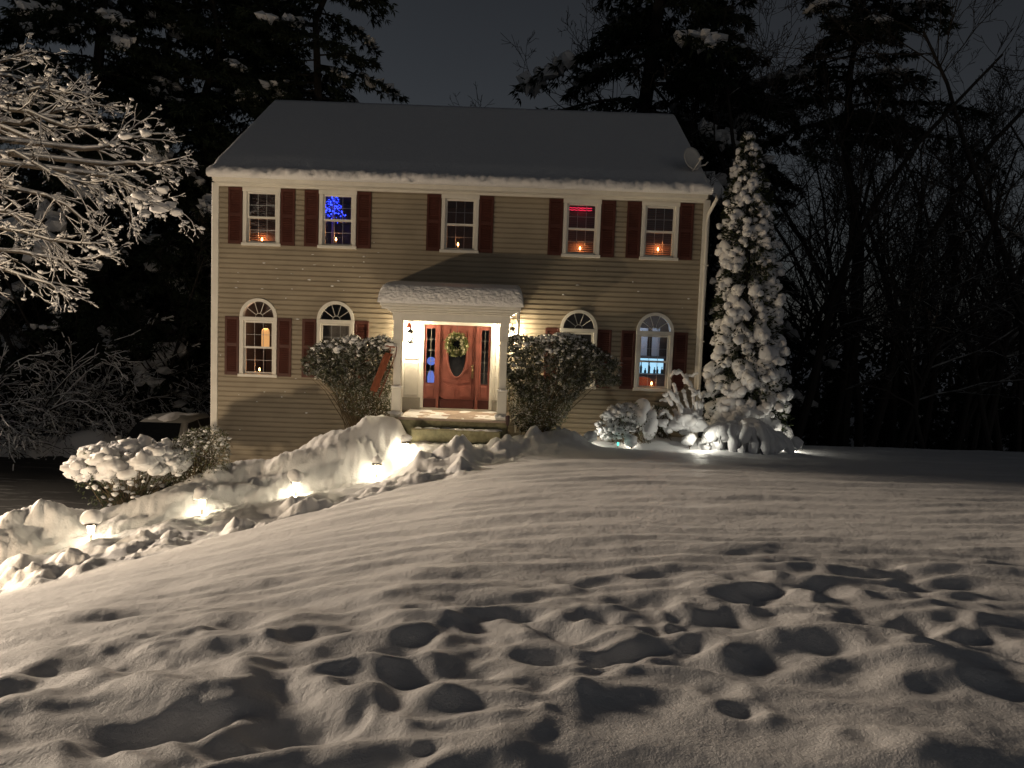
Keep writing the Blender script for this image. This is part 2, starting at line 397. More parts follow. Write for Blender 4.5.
def make_terrain():
    rows = list(np.linspace(-5, 1.0, 22)[:-1])
    y = 1.0
    while y < 26: rows.append(y); y *= 1.0052
    while y < 160: rows.append(y); y *= 1.05
    rows = np.array(rows); nc = 760
    u = np.linspace(-1, 1, nc); u = u * (.78 + .22 * u * u)      # a little denser in the middle
    W = np.maximum(np.abs(rows) * .84 + 1.5, 3.2)
    W = np.where(rows > 26, W * 1.6, W); 
    X = u[None, :] * W[:, None]; Y = np.repeat(rows[:, None], nc, 1)
    Z = H(X.ravel(), Y.ravel())
    V = np.stack([X.ravel(), Y.ravel(), Z], 1)
    nr = len(rows); i = (np.arange(nr - 1)[:, None] * nc + np.arange(nc - 1)[None]).ravel()
    Fc = np.stack([i, i + 1, i + nc + 1, i + nc], 1)
    o = mesh_np('ground', V, Fc, SNOW, None, None, True)
    tag(o, 'snow covered lawn with wind ripples and footprints sloping to the house', 'ground', kind='structure')
    # wide sheet reaching the horizon
    n = 60; g = np.linspace(-600, 600, n); GX, GY = np.meshgrid(g, g)
    V = np.stack([GX.ravel(), GY.ravel(), np.full(n * n, -8.2) + .8 * fbm(GX.ravel() * .02, GY.ravel() * .02, 2)], 1)
    i = (np.arange(n - 1)[:, None] * n + np.arange(n - 1)[None]).ravel()
    o = mesh_np('terrain', V, np.stack([i, i + 1, i + n + 1, i + n], 1), SNOW, None, None, True)
    tag(o, 'snow covered land under the wood reaching the horizon', 'terrain', kind='structure')
    # plowed driveway
    m = mat('driveway_asphalt', (.05, .05, .052), .85, var=.3, vscale=2, bump=.01, bscale=40)
    nt = m.node_tree; b = nt.nodes['Principled BSDF']
    tc = nt.nodes.new('ShaderNodeTexCoord'); mp = nt.nodes.new('ShaderNodeMapping'); mp.inputs['Scale'].default_value = (.5, 2.6, 1)
    nz = nt.nodes.new('ShaderNodeTexNoise'); nz.inputs['Scale'].default_value = 1.2; nz.inputs['Detail'].default_value = 8; nz.inputs['Roughness'].default_value = .7
    nt.links.new(tc.outputs['Object'], mp.inputs[0]); nt.links.new(mp.outputs[0], nz.inputs['Vector'])
    r = nt.nodes.new('ShaderNodeMapRange'); r.inputs[1].default_value = .55; r.inputs[2].default_value = .75; nt.links.new(nz.outputs['Fac'], r.inputs[0])
    mx = nt.nodes.new('ShaderNodeMix'); mx.data_type = 'RGBA'; mx.inputs[6].default_value = (.05, .05, .052, 1); mx.inputs[7].default_value = (.4, .4, .4, 1)
    nt.links.new(r.outputs[0], mx.inputs[0]); nt.links.new(mx.outputs[2], b.inputs['Base Color'])
    g1 = np.linspace(-34, -7.9, 60); g2 = np.linspace(15.35, 24, 30); GX, GY = np.meshgrid(g1, g2)
    GX = GX + 0 * GY; ed = .25 * fbm(GX * .9, GY * .9, 3); GY2 = GY + ed; GX2 = GX + ed
    V = np.stack([GX2.ravel(), GY2.ravel(), np.maximum(H(GX2.ravel(), GY2.ravel()), -4.47) + .03], 1)
    i = (np.arange(29)[:, None] * 60 + np.arange(59)[None]).ravel()
    o = mesh_np('driveway', V, np.stack([i, i + 1, i + 61, i + 60], 1), m, None, None, True)
    tag(o, 'plowed dark driveway beside the house', 'driveway', kind='structure')
make_terrain()
# ------------------------------------------------------------------ house
YF = 18.5
fx = lambda px, py: at(px, py, YF).x
fz = lambda px, py: at(px, py, YF).z
XL = fx(213, 310); XR = fx(703.5, 304)
ZE = (fz(214, 184) + fz(708, 199)) / 2          # eave underside
ZB = -4.6
siding = mat('beige_clapboard', (.33, .285, .215), .55, var=.13, vscale=1.3, bump=.0008, bscale=80)
house = thing('house', 'two storey beige clapboard colonial house with maroon shutters and snowy roof', 'house', ((XL + XR) / 2, YF + 4, -3))
UWc = [(262, 217.5), (338, 220), (460, 224.5), (581.5, 229), (659.5, 231)]
UZ1 = (fz(262, 189) + fz(659.5, 202)) / 2; UZ0 = (fz(262, 246.5) + fz(659.5, 260)) / 2
UW = 36.5 / FPX * YF
LWc = [(258.5, 345), (335.5, 347), (577.5, 355), (653.5, 357)]
LZ1 = (fz(258.5, 320) + fz(653.5, 332)) / 2; LZ0 = (fz(258.5, 378) + fz(653.5, 390)) / 2
LWd = 37.0 / FPX * YF
RAD = LWd / 2
UX = [fx(*c) for c in UWc]; LX = [fx(*c) for c in LWc]
SW0 = .40
DX0, DX1 = fx(402.5, 360), fx(499, 360)         # white entry surround
DZ1 = fz(457, 316); PZ = fz(457, 410.5)          # porch slab top

def holes(z):
    h = []
    if UZ0 < z < UZ1: h += [(x - UW / 2 + .02, x + UW / 2 - .02) for x in UX]
    if LZ0 < z < LZ1: h += [(x - LWd / 2 + .02, x + LWd / 2 - .02) for x in LX]
    elif LZ1 <= z < LZ1 + RAD - .03:
        for x in LX:
            w = math.sqrt(max(0, (RAD - .03) ** 2 - (z - LZ1) ** 2)); h.append((x - w, x + w))
    if PZ - .02 < z < DZ1: h.append((DX0, DX1))
    return sorted(h)

def clapwall():
    b = MB(); ex = .118; z = ZB; lap = .022
    prof = lambda t: lap * (1 - max(0, (t - .62 * ex) / (.38 * ex)) ** .8)      # dutch lap: flat face, coved top
    while z < ZE + .1:
        cuts = {z, z + ex, z + ex * .62, z + ex * .8}
        for c in (UZ0, UZ1, LZ0, LZ1, DZ1, PZ): 
            if z < c < z + ex: cuts.add(c)
        if LZ1 - .01 < z + ex and z < LZ1 + RAD: cuts |= {z + ex * k / 5 for k in range(1, 5)}
        cuts = sorted(cuts)
        for a, c in zip(cuts[:-1], cuts[1:]):
            x = XL; segs_ = []
            for h0, h1 in holes((a + c) / 2):
                segs_.append((x, h0)); x = h1
            segs_.append((x, XR))
            ya = YF - prof(a - z); yc = YF - prof(c - z)
            for s0, s1 in segs_:
                if s1 - s0 < .004: continue
                b.add([(s0, ya, a), (s1, ya, a), (s1, yc, c), (s0, yc, c)], [(0, 1, 2, 3)])
                if a == z: b.add([(s0, YF, a), (s1, YF, a), (s1, ya, a), (s0, ya, a)], [(0, 1, 2, 3)])
        z += ex
    return b
clapwall().build('wall', siding, house)
YB = YF + 8.2
ZR = None
YEAVE = 18.12
ridge = at(476, 107, YF - .38 + 4.5)
YRG, ZRG = YF + 4.12, (at(275, 101, YF + 4.12).z + at(678, 112, YF + 4.12).z) / 2 - .18
for xx, sgn in ((XL, -1), (XR, 1)):
    b = MB(); zz = ZB; ex = .118
    def ext(z):
        if z <= ZE + .15: return (YF, YB)
        t = (z - ZE - .15) / (ZRG - .1 - ZE - .15); return (YF + (YRG - YF) * t, YB - (YB - YRG) * t)
    while zz < ZRG - .2:
        a, c = ext(zz), ext(zz + ex)
        b.add([(xx + sgn * .016, a[0], zz), (xx + sgn * .016, a[1], zz), (xx, c[1], zz + ex), (xx, c[0], zz + ex)], [(0, 1, 2, 3)])
        b.add([(xx + sgn * .016, a[0], zz), (xx + sgn * .016, a[1], zz), (xx, a[1], zz), (xx, a[0], zz)], [(0, 1, 2, 3)])
        zz += ex
    b.build('wall', siding, house)
MB().box(XL, XR, YB - .02, YB, ZB, ZE + .2).build('wall', siding, house)
for xx, sgn in ((XL, -1), (XR, 1)):
    b = MB(); w = .13
    x0, x1 = (xx - .03, xx + w) if sgn < 0 else (xx - w, xx + .03)
    b.bevbox(x0, x1, YF - .045, YF + .004, ZB, ZE - .0, .006); b.box(x0 if sgn < 0 else x1 - .028, x0 + .028 if sgn < 0 else x1, YF + .005, YF + .15, ZB, ZE)
    b.build('corner_trim', WHITE, house)
# interior shell
inner = mat('interior_paint', (.24, .19, .16), .8, var=.1)
b = MB(); FL1, FL2, CE = PZ + .03, (UZ0 + LZ1 + RAD) / 2 + .0, ZE + .12
yi0, yi1 = YF + .16, YF + 3.4
b.box(XL + .03, XR - .03, yi1, yi1 + .1, FL1, CE)
b.box(XL + .03, XR - .03, yi0 - .1, yi1, FL1 - .12, FL1 - .002)
b.box(XL + .03, XR - .03, yi0 - .1, yi1 - .002, FL2 - .15, FL2)
b.box(XL + .03, XR - .03, yi0 - .1, yi1 - .002, CE + .002, CE + .1)
for xa in [(UX[i] + UX[i + 1]) / 2 for i in range(4)]: b.box(xa - .05, xa + .05, yi0 - .1, yi1 - .004, FL2 + .002, CE)
for xa in [(LX[0] + LX[1]) / 2, (LX[2] + LX[3]) / 2, DX0 - .2, DX1 + .2]: b.box(xa - .05, xa + .05, yi0 - .1, yi1 - .004, FL1, FL2 - .152)
for xa in (XL + .04, XR - .14): b.box(xa, xa + .1, yi0 - .1, yi1 - .006, FL1 + .003, CE - .003)
b.build('interior_wall', inner, house)

# eave: soffit, fascia, gutter, roof deck
roofm = mat('asphalt_shingle', (.06, .058, .055), .9, var=.3, vscale=20)
XA, XB = at(211.5, 182, 18.1).x, at(708.5, 194, 18.1).x
b = MB(); b.box(XA, XB, YEAVE + .03, YF - .02, ZE - .02, ZE + .03); b.box(XA, XB, YF - .05, YF - .018, ZE - .075, ZE - .022); b.build('soffit', WHITE, house)
b = MB(); gz = ZE + .03
b.prism([(XA, gz), (XB, gz), (XB, gz + .2), (XA, gz + .2)], YEAVE - .002, YEAVE + .028); b.build('fascia', WHITE, house)
b = MB()   # K-style gutter along the front
pr = [(YEAVE - .005, gz + .03), (YEAVE - .06, gz + .03), (YEAVE - .075, gz + .07), (YEAVE - .11, gz + .10), (YEAVE - .11, gz + .15), (YEAVE - .098, gz + .15), (YEAVE - .098, gz + .105), (YEAVE - .02, gz + .06), (YEAVE - .005, gz + .15)]
n = len(pr); V = [(x, y, z) for x in (XA, XB) for y, z in pr]
b.add(V, [(i, (i + 1) % n, n + (i + 1) % n, n + i) for i in range(n)] + [tuple(range(n)), tuple(range(2 * n - 1, n - 1, -1))]); b.build('gutter', WHITE, house)
b = MB(); zt = gz + .2
V = [(x, y, z) for x in (XA, XB) for y, z in ((YEAVE, zt), (YRG, ZRG), (YB + .4, zt), (YB + .4, zt - .15), (YRG, ZRG - .15), (YEAVE + .03, zt - .14))]
b.add(V, [(0, 1, 7, 6), (1, 2, 8, 7), (2, 3, 9, 8), (3, 4, 10, 9), (4, 5, 11, 10), (5, 0, 6, 11), (0, 5, 4, 1), (1, 4, 3, 2), (6, 7, 10, 11), (7, 8, 9, 10)])
roof = b.build('roof', roofm, house)
# downspout on the right corner
b = MB(); xs = XR - .03
b.tube([(xs + .1, YEAVE - .05, gz + .03), (xs + .1, YEAVE - .05, gz - .06), (xs + .0, YF - .1, gz - .38), (xs, YF - .1, gz - .6), (xs, YF - .1, -2.75)], .042, 8); 
for zq in (1.6, -.2, -1.9): b.box(xs - .06, xs + .06, YF - .15, YF - .05, zq, zq + .03)
b.build('downspout', WHITE, house)

def roof_snow():
    nx = 330; T = .17
    sl = (ZRG - zt) / (YRG - YEAVE)
    prof = [(-.04, -.13, 0), (-.12, -.11, .6), (-.15, -.06, 1), (-.15, .0, 1), (-.13, .06, 1), (-.07, .115, .8), (.02, .155, .6), (.16, .17 + .1 * sl, .4)]
    prof = [(YEAVE + a - .03, zt - .045 + c, w) for a, c, w in prof]
    for k in range(1, 26):
        t = k / 25; y = YEAVE + .16 + (YRG - YEAVE - .16) * t
        prof.append((y, zt + (y - YEAVE) * sl + T, .35 if t < .97 else .15))
    for k in range(1, 10):
        t = k / 9; y = YRG + (YB + .4 - YRG) * t; prof.append((y, ZRG + (zt - ZRG) * t + T, .3))
    prof.append((YB + .45, zt, 0))
    P = np.array(prof); xs_ = np.linspace(XA - .06, XB + .06, nx)
    Xg, k = np.meshgrid(xs_, np.arange(len(P)), indexing='ij')
    Y = P[k, 0].copy(); Z = P[k, 1].copy(); Wt = P[k, 2]
    arc = np.arange(len(P)) * .35
    n1 = fbm(Xg * 2.2, arc[k] * .8, 3); n2 = fbm(Xg * 6.5 + 9, arc[k] * 2.2, 3)
    front = k < 7
    sc = np.abs(np.sin(Xg * 3.3 + 2 * fbm(Xg * .8, 0 * Xg, 2)))
    Y -= np.where(front, Wt * (.05 * n1 + .06 * n2 + .04 * sc), 0)
    Z += Wt * np.where(front, .05 * n2, .05 * n1)
    # eave line sags a touch here and there
    e = np.minimum(Xg - xs_[0], xs_[-1] - Xg); ef = sst(np.sqrt(np.clip(e / .13, 0, 1)))
    slope = np.where(Y < YRG, zt + (np.clip(Y, YEAVE, None) - YEAVE) * sl, ZRG + (zt - ZRG) * (Y - YRG) / (YB + .4 - YRG))
    Z = np.where(Z > slope, slope + (Z - slope) * ef, Z)
    V = np.stack([Xg.ravel(), Y.ravel(), Z.ravel()], 1); m = len(P)
    i = (np.arange(nx - 1)[:, None] * m + np.arange(m - 1)[None]).ravel()
    mesh_np('roof_snow', V - np.array(org(roof)), np.stack([i, i + 1, i + m + 1, i + m], 1), SNOWROOF, roof, None, True)
roof_snow()

# snow caught on the clapboard edges
b = MB()
for (px, py, sx, sy, n) in ((335, 262, 30, 14, 34), (305, 300, 28, 22, 34), (275, 395, 30, 30, 24), (480, 262, 100, 8, 10), (560, 300, 60, 30, 16), (640, 280, 40, 30, 14), (235, 300, 10, 60, 22), (300, 340, 10, 40, 18)):
    for k in range(n // 2):
        x = fx(R_.gauss(px, sx), py); z = fz(px, R_.gauss(py, sy)); z = ZB + round((z - ZB) / .118) * .118 + R_.uniform(-.012, .02)
        if any(abs(x - q) < UW / 2 + SW0 for q in UX) and z > UZ0 - .1: continue
        if any(abs(x - q) < LWd / 2 + SW0 for q in LX) and LZ0 - .1 < z < LZ1 + RAD: continue
        if not XL + .2 < x < XR - .2 or DX0 - .1 < x < DX1 + .1: continue
        b.blob((x, YF - .026, z), (R_.uniform(.012, .045), .012, R_.uniform(.006, .018)), .35, 1)
b.build('wall_snow', SNOW, house)

# ---- windows
blindm = mat('blind_slats', (.15, .095, .08), .6)
grille = mat('window_grille', (.75, .72, .66), .6)
def sash(b, x0, x1, z0, z1, y, cols=3, rows=2, fr=.045, mu=.011):
    b.box(x0, x1, y, y + .035, z0, z0 + fr); b.box(x0, x1, y, y + .035, z1 - fr, z1)
    b.box(x0, x0 + fr, y + .001, y + .034, z0 + fr, z1 - fr); b.box(x1 - fr, x1, y + .001, y + .034, z0 + fr, z1 - fr)
    for i in range(1, cols):
        x = x0 + fr + (x1 - x0 - 2 * fr) * i / cols; b.box(x - mu / 2, x + mu / 2, y + .02, y + .030, z0 + fr, z1 - fr, 1)
    for j in range(1, rows):
        z = z0 + fr + (z1 - z0 - 2 * fr) * j / rows
        b.box(x0 + fr, x1 - fr, y + .0215, y + .0285, z - mu / 2, z + mu / 2, 1)

def shutter(xc, z0, z1, w):
    b = MB(); y1 = YF - .018; y0 = YF - .052
    fw = .055
    b.bevbox(xc - w / 2, xc - w / 2 + fw, y0, y1, z0, z1, .004); b.bevbox(xc + w / 2 - fw, xc + w / 2, y0, y1, z0, z1, .004)
    zm = z0 + (z1 - z0) * .52
    for a, c in ((z0, z0 + .08), (zm - .04, zm + .04), (z1 - .07, z1)): b.box(xc - w / 2 + fw, xc + w / 2 - fw, y0 + .003, y1, a, c)
    for a, c in ((z0 + .08, zm - .04), (zm + .04, z1 - .07)):
        nl = int((c - a) / .05); st = (c - a) / nl
        for k in range(nl):       # tilted louvres
            za = a + k * st
            b.add([(xc - w / 2 + fw, y0 + .008, za), (xc + w / 2 - fw, y0 + .008, za), (xc + w / 2 - fw, y1 - .006, za + st * 1.15), (xc - w / 2 + fw, y1 - .006, za + st * 1.15)], [(0, 1, 2, 3)])
            b.add([(xc - w / 2 + fw, y0 + .008, za), (xc + w / 2 - fw, y0 + .008, za), (xc + w / 2 - fw, y0 + .016, za - .006), (xc - w / 2 + fw, y0 + .016, za - .006)], [(0, 3, 2, 1)])
    b.build('shutter', SHUT, house)

def window(xc, z0, z1, w, arch, blind=False):
    b = MB(); cw = .085; y0 = YF - .06; yb = YF + .12
    x0, x1 = xc - w / 2, xc + w / 2
    b.bevbox(x0, x0 + cw, y0, yb, z0 + .07, z1 - (0 if arch else cw), .006); b.bevbox(x1 - cw, x1, y0, yb, z0 + .07, z1 - (0 if arch else cw), .006)
    if not arch: b.bevbox(x0 - .012, x1 + .012, y0 - .008, yb + .001, z1 - cw, z1 + .012, .006)
    else: b.bevbox(x0 - .004, x1 + .004, y0 - .006, yb + .001, z1 - .045, z1 + .045, .006)
    f = b.build('window', WHITE, house)
    s = MB(); s.bevbox(x0 - .025, x1 + .025, y0 - .03, yb + .002, z0, z0 + .068, .006); s.build('sill', WHITE, f)
    zi0, zi1 = z0 + .07, z1 - (cw if not arch else .047); zm = (zi0 + zi1) / 2
    xi0, xi1 = x0 + cw + .002, x1 - cw - .002
    s = MB(); sash(s, xi0, xi1, zm - .02, zi1 - .002, YF + .0); s.build('sash', [WHITE, grille], f)
    s = MB(); sash(s, xi0, xi1, zi0 + .002, zm + .022, YF + .04); s.build('sash', [WHITE, grille], f)
    s = MB(); s.box(xi0 + .03, xi1 - .03, YF + .014, YF + .018, zm, zi1 - .03); s.box(xi0 + .03, xi1 - .03, YF + .054, YF + .058, zi0 + .03, zm); s.build('pane', GLASS, f)
    if arch:
        s = MB(); n = 28; ro, ri = w / 2, w / 2 - .075; zc = z1 + .046
        V = []; Fc = []
        for k in range(n + 1):
            t = math.pi * k / n; c_, s_ = math.cos(t), math.sin(t)
            for r, y in ((ro, YF + .1), (ro, y0), (ri, y0), (ri, YF + .1)): V.append((xc + r * c_, y, zc + r * s_))
        for k in range(n):
            for j in range(4): Fc.append((k * 4 + j, (k + 1) * 4 + j, (k + 1) * 4 + (j + 1) % 4, k * 4 + (j + 1) % 4))
        Fc += [(0, 1, 2, 3), tuple(n * 4 + j for j in (3, 2, 1, 0))]
        s.add(V, Fc); s.build('arch_trim', WHITE, f)
        s = MB()
        for a in (36, 72, 108, 144):
            t = math.radians(a); s.tube([(xc + .09 * math.cos(t), YF + .03, zc + .09 * math.sin(t)), (xc + ri * math.cos(t), YF + .03, zc + ri * math.sin(t))], .009, 4, smooth=False)
        s.tube([(xc + .09 * math.cos(math.pi * k / 10), YF + .03, zc + .09 * math.sin(math.pi * k / 10)) for k in range(11)], .009, 4, smooth=False)
        s.build('fan_muntin', WHITE, f)
        s = MB(); s.prism([(xc + (ri + .01) * math.cos(math.pi * k / 20), zc + (ri + .01) * math.sin(math.pi * k / 20)) for k in range(21)], YF + .045, YF + .05); s.build('pane', GLASS, f)
    if blind:
        s = MB(); k = zi0 + .04
        while k < zi1:
            s.add([(xi0, YF + .24, k), (xi1, YF + .24, k), (xi1, YF + .27, k + .036), (xi0, YF + .27, k + .036)], [(0, 1, 2, 3)]); k += .048
        s.build('blind', blindm, f)
    return f
SW = 14.0 / FPX * YF
for i, x in enumerate(UX):
    window(x, UZ0, UZ1, UW, False, blind=i in (0, 3, 4))
    for s in (-1, 1): shutter(x + s * (UW / 2 + SW / 2 + .015), UZ0 + .03, UZ1 + .0, SW)
for i, x in enumerate(LX):
    window(x, LZ0, LZ1, LWd, True)
    for s in (-1, 1): shutter(x + s * (LWd / 2 + SW / 2 + .015), LZ0 + .03, LZ1 + .04, SW)
# pale roller shades behind the two windows beside the porch
shade = mat('roller_shade', (.33, .28, .23), .8, var=.06)
for i in (1, 2):
    MB().box(LX[i] - .36, LX[i] + .36, YF + .2, YF + .21, LZ0 + .35, LZ1 - .02).build('roller_shade', shade, house)

# ---- entry: white surround, door, porch
grey = mat('grey_entry_paint', (.36, .34, .30), .6, var=.12, vscale=6)  # mottled grey for the low band under the white entry panels
door0, door1 = fx(424, 366), fx(490, 366); dz1 = fz(457, 325.5); dz0 = PZ + .05
b = MB(); yw = YF - .03
zk = PZ + .28
for a, c in ((DX0, door0 - .07), (door1 + .07, DX1)):
    b.box(a, c, yw, YF + .12, zk, DZ1)
    w = c - a
    b.bevbox(a + .06, c - .06, yw - .014, yw + .001, zk + .06, zk + .85, .012); b.bevbox(a + .06, c - .06, yw - .014, yw + .001, zk + .92, DZ1 - .1, .012)
b.box(door0 - .07, door1 + .07, yw + .001, YF + .12, dz1 + .09, DZ1 - .002)
b.build('entry_panel', WHITE, house)
b = MB()
for a, c in ((DX0, door0 - .07), (door1 + .07, DX1)): b.box(a, c, yw - .012, YF + .1, PZ - .02, zk - .003)
b.box(door0 - .068, door1 + .068, yw - .06, YF + .1, PZ - .02, dz0 - .004)
b.build('entry_base', grey, house)
b = MB(); b.bevbox(door0 - .07, door0 - .003, yw - .03, YF + .1, dz0, dz1 + .003, .008); b.bevbox(door1 + .003, door1 + .07, yw - .03, YF + .1, dz0, dz1 + .003, .008); b.bevbox(door0 - .07, door1 + .07, yw - .032, YF + .1, dz1 + .005, dz1 + .09, .008)
b.build('door_casing', WHITE, house)

wood = mat('red_door_wood', (.215, .072, .056), .4, var=.25, vscale=3, bump=.001, bscale=30)
woodd = mat('dark_red_wood', (.06, .014, .012), .45, var=.2, vscale=4)
yd = YF - .015
L0, L1 = fx(436.8, 366), fx(439.6, 366); R0, R1 = fx(475.6, 366), fx(478.8, 366)
b = MB()
def ring(b, cx, cz, rx, rz, t, y0, y1, n=32):
    V = []; Fc = []
    for k in range(n):
        a = 2 * math.pi * k / n; c_, s_ = math.cos(a), math.sin(a)
        for r, y in ((1, y1), (1, y0), (0, y0), (0, y1)): V.append((cx + (rx + t * r) * c_, y, cz + (rz + t * r) * s_))
    for k in range(n):
        k2 = (k + 1) % n
        for j in range(4): Fc.append((k * 4 + j, k2 * 4 + j, k2 * 4 + (j + 1) % 4, k * 4 + (j + 1) % 4))
    b.add(V, Fc, 0, True)
ocx, ocz, orx, orz = fx(457.3, 352), fz(457.3, 355), .205, .52
def slab_with_oval(b, x0, x1, z0, z1, y0):
    n = 48; outer = []; 
    for k in range(n):
        a = 2 * math.pi * k / n; c_, s_ = math.cos(a), math.sin(a)
        hx, hz = (x1 - x0) / 2, (z1 - z0) / 2; mx, mz = (x0 + x1) / 2, (z0 + z1) / 2
        # hit of the ray from oval centre with the slab's rectangle
        tx = ((x1 - ocx) / c_ if c_ > 0 else (x0 - ocx) / c_) if abs(c_) > 1e-6 else 1e9
        tz = ((z1 - ocz) / s_ if s_ > 0 else (z0 - ocz) / s_) if abs(s_) > 1e-6 else 1e9
        t = min(tx, tz); outer.append((ocx + t * c_, ocz + t * s_))
    inn = [(ocx + orx * math.cos(2 * math.pi * k / n), ocz + orz * math.sin(2 * math.pi * k / n)) for k in range(n)]
    V = [(x, y0, z) for x, z in outer] + [(x, y0, z) for x, z in inn] + [(x, y0 + .045, z) for x, z in inn]
    Fc = []
    for k in range(n):
        k2 = (k + 1) % n; Fc += [(k, k2, n + k2, n + k), (n + k, n + k2, 2 * n + k2, 2 * n + k)]
    b.add(V, Fc)
slab_with_oval(b, L1, R0, dz0 + .22, dz1, yd)
ring(b, ocx, ocz, orx, orz, .05, yd - .018, yd + .002)
cx2 = (L1 + R0) / 2
for s in (-1, 1):   # raised lower panels with slanting tops
    xa, xb = (cx2 - .34, cx2 - .05) if s < 0 else (cx2 + .05, cx2 + .34)
    za, zb = dz0 + .27, dz0 + .62; zi = zb - .10
    tops = [(xa, zb), (xb, zi)] if s < 0 else [(xb, zb), (xa, zi)]
    poly = [(xa, za), (xb, za), (xb, zi if s < 0 else zb), ((xa + xb) / 2, (zi + zb) / 2 - .03), (xa, zb if s < 0 else zi)]
    b.prism(poly, yd - .02, yd - .001)
    k = .05; cxp, czp = (xa + xb) / 2, (za + zb - .05) / 2
    b.prism([(cxp + (x - cxp) * .72, czp + (z - czp) * .72) for x, z in poly], yd - .032, yd - .021)
    xt = cx2 + s * .28
    b.prism([(xt - .055, dz1 - .1), (xt + .055, dz1 - .1), (xt + .055 * (1 - s) * .4 , dz1 - .5), (xt - .055 * (1 + s) * .4, dz1 - .5)][::-1], yd - .015, yd - .001)
b.prism([(cx2 - .34, dz0 + .66), (cx2, dz0 + .60), (cx2 + .34, dz0 + .66), (cx2 + .34, dz0 + .72), (cx2, dz0 + .66), (cx2 - .34, dz0 + .72)], yd - .012, yd - .001)
door = b.build('front_door', wood, house)
MB().box(L1 + .02, R0 - .02, yd - .012, yd + .04, dz0 + .005, dz0 + .215).build('kick_plate', woodd, door)
MB().prism([(ocx + orx * math.cos(2 * math.pi * k / 40), ocz + orz * math.sin(2 * math.pi * k / 40)) for k in range(40)], yd + .02, yd + .028).build('oval_glass', mat('dark_door_glass', (.012, .013, .016), .08, spec=.5), door)
b = MB(); hx, hz = R0 - .07, fz(473.5, 371)
b.box(hx - .025, hx + .025, yd - .02, yd - .001, hz - .18, hz + .15); b.tube([(hx, yd - .02, hz + .06), (hx, yd - .07, hz + .05), (hx, yd - .075, hz - .06), (hx, yd - .02, hz - .1)], .012, 8); b.lathe((hx, yd - .035, hz + .11), [(.02, -.02), (.028, 0), (.02, .02)], 10)
b.build('door_handle', mat('aged_brass', (.30, .22, .12), .3, metal=1), door)
for a, c in ((door0, L0), (R1, door1)):
    b = MB(); e = .05
    b.box(a, a + e, yd - .01, yd + .05, dz0 + .22, dz1); b.box(c - e, c, yd - .01, yd + .05, dz0 + .22, dz1)
    b.box(a + e, c - e, yd - .009, yd + .05, dz1 - .09, dz1); b.box(a + e, c - e, yd - .009, yd + .05, dz0 + .22, dz0 + .60)
    b.bevbox(a + e + .01, c - e - .01, yd - .02, yd - .008, dz0 + .27, dz0 + .55, .01)
    sl = b.build('sidelight', wood, door)
    MB().box(a + e, c - e, yd + .02, yd + .026, dz0 + .60, dz1 - .09).build('pane', GLASS, sl)
    m = MB(); m.box((a + c) / 2 - .004, (a + c) / 2 + .004, yd + .007, yd + .0185, dz0 + .60, dz1 - .09)
    for k in range(1, 5):
        z = dz0 + .60 + (dz1 - .69 - dz0) * k / 5; m.box(a + e, c - e, yd + .008, yd + .019, z - .006, z + .006)
    m.build('muntin', mat('lead_came', (.35, .33, .3), .4, metal=.6), sl)
    MB().box(a + .004, c - .004, yd - .012, yd + .04, dz0 + .005, dz0 + .215).build('kick_plate', woodd, sl)
b = MB(); b.box(L0 + .002, L1 - .002, yd - .03, yd + .05, dz0, dz1 - .002); b.box(R0 + .002, R1 - .002, yd - .03, yd + .05, dz0, dz1 - .002); b.build('door_jamb', wood, door)

YP = 16.78     # porch front
stone = mat('mossy_concrete_step', (.24, .225, .14), .85, var=.3, vscale=9, bump=.004, bscale=40)
slabm = mat('porch_slab', (.42, .34, .29), .7, var=.2, vscale=5)
pxa, pxb = at(399, 424, YP).x, at(507, 424, YP).x
z1 = at(457, 433.5, YP).z; 
b = MB(); b.box(pxa, pxb, YP + .012, YF - .06, PZ - .9, PZ - .052); b.build('porch_base', stone, house)
b = MB(); b.bevbox(pxa - .02, pxb + .02, YP - .02, YF - .062, PZ - .05, PZ, .008); pf = b.build('porch_floor', slabm, house)
V = []; nx, ny = 60, 24
gx = np.linspace(pxa + .02, pxb - .02, nx); gy = np.linspace(YP, YF - .1, ny); GX, GY = np.meshgrid(gx, gy, indexing='ij')
hz_ = .012 * np.clip(fbm(GX * 2.2, GY * 2.2 + 4, 4) * 1.5 + .12 - .5 * np.exp(-((GX - (pxa + pxb) / 2) / .5) ** 2) + .7 * np.exp(-((GX - pxa) / .3) ** 2), -.6, 3)
i = (np.arange(nx - 1)[:, None] * ny + np.arange(ny - 1)[None]).ravel()
mesh_np('snow_dusting', np.stack([GX.ravel(), GY.ravel(), (PZ + hz_).ravel()], 1) - np.array(org(pf)), np.stack([i, i + ny, i + ny + 1, i + 1], 1), SNOW, pf, None, True)
ys2 = YP - .34; zs = PZ - .21
sxa, sxb = at(411, 438, ys2).x, at(500, 438, ys2).x
b = MB(); b.bevbox(sxa, sxb, ys2, YP + .01, zs - .5, zs, .012); b.build('step', stone, house)
b = MB()
for k in range(26): 
    x = R_.uniform(sxa + .05, sxb - .05); b.blob((x, ys2 + R_.uniform(.05, .3), zs + .005), (R_.uniform(.05, .16), R_.uniform(.03, .07), R_.uniform(.012, .03)), .3, 1)
b.build('step_snow', SNOW, house)

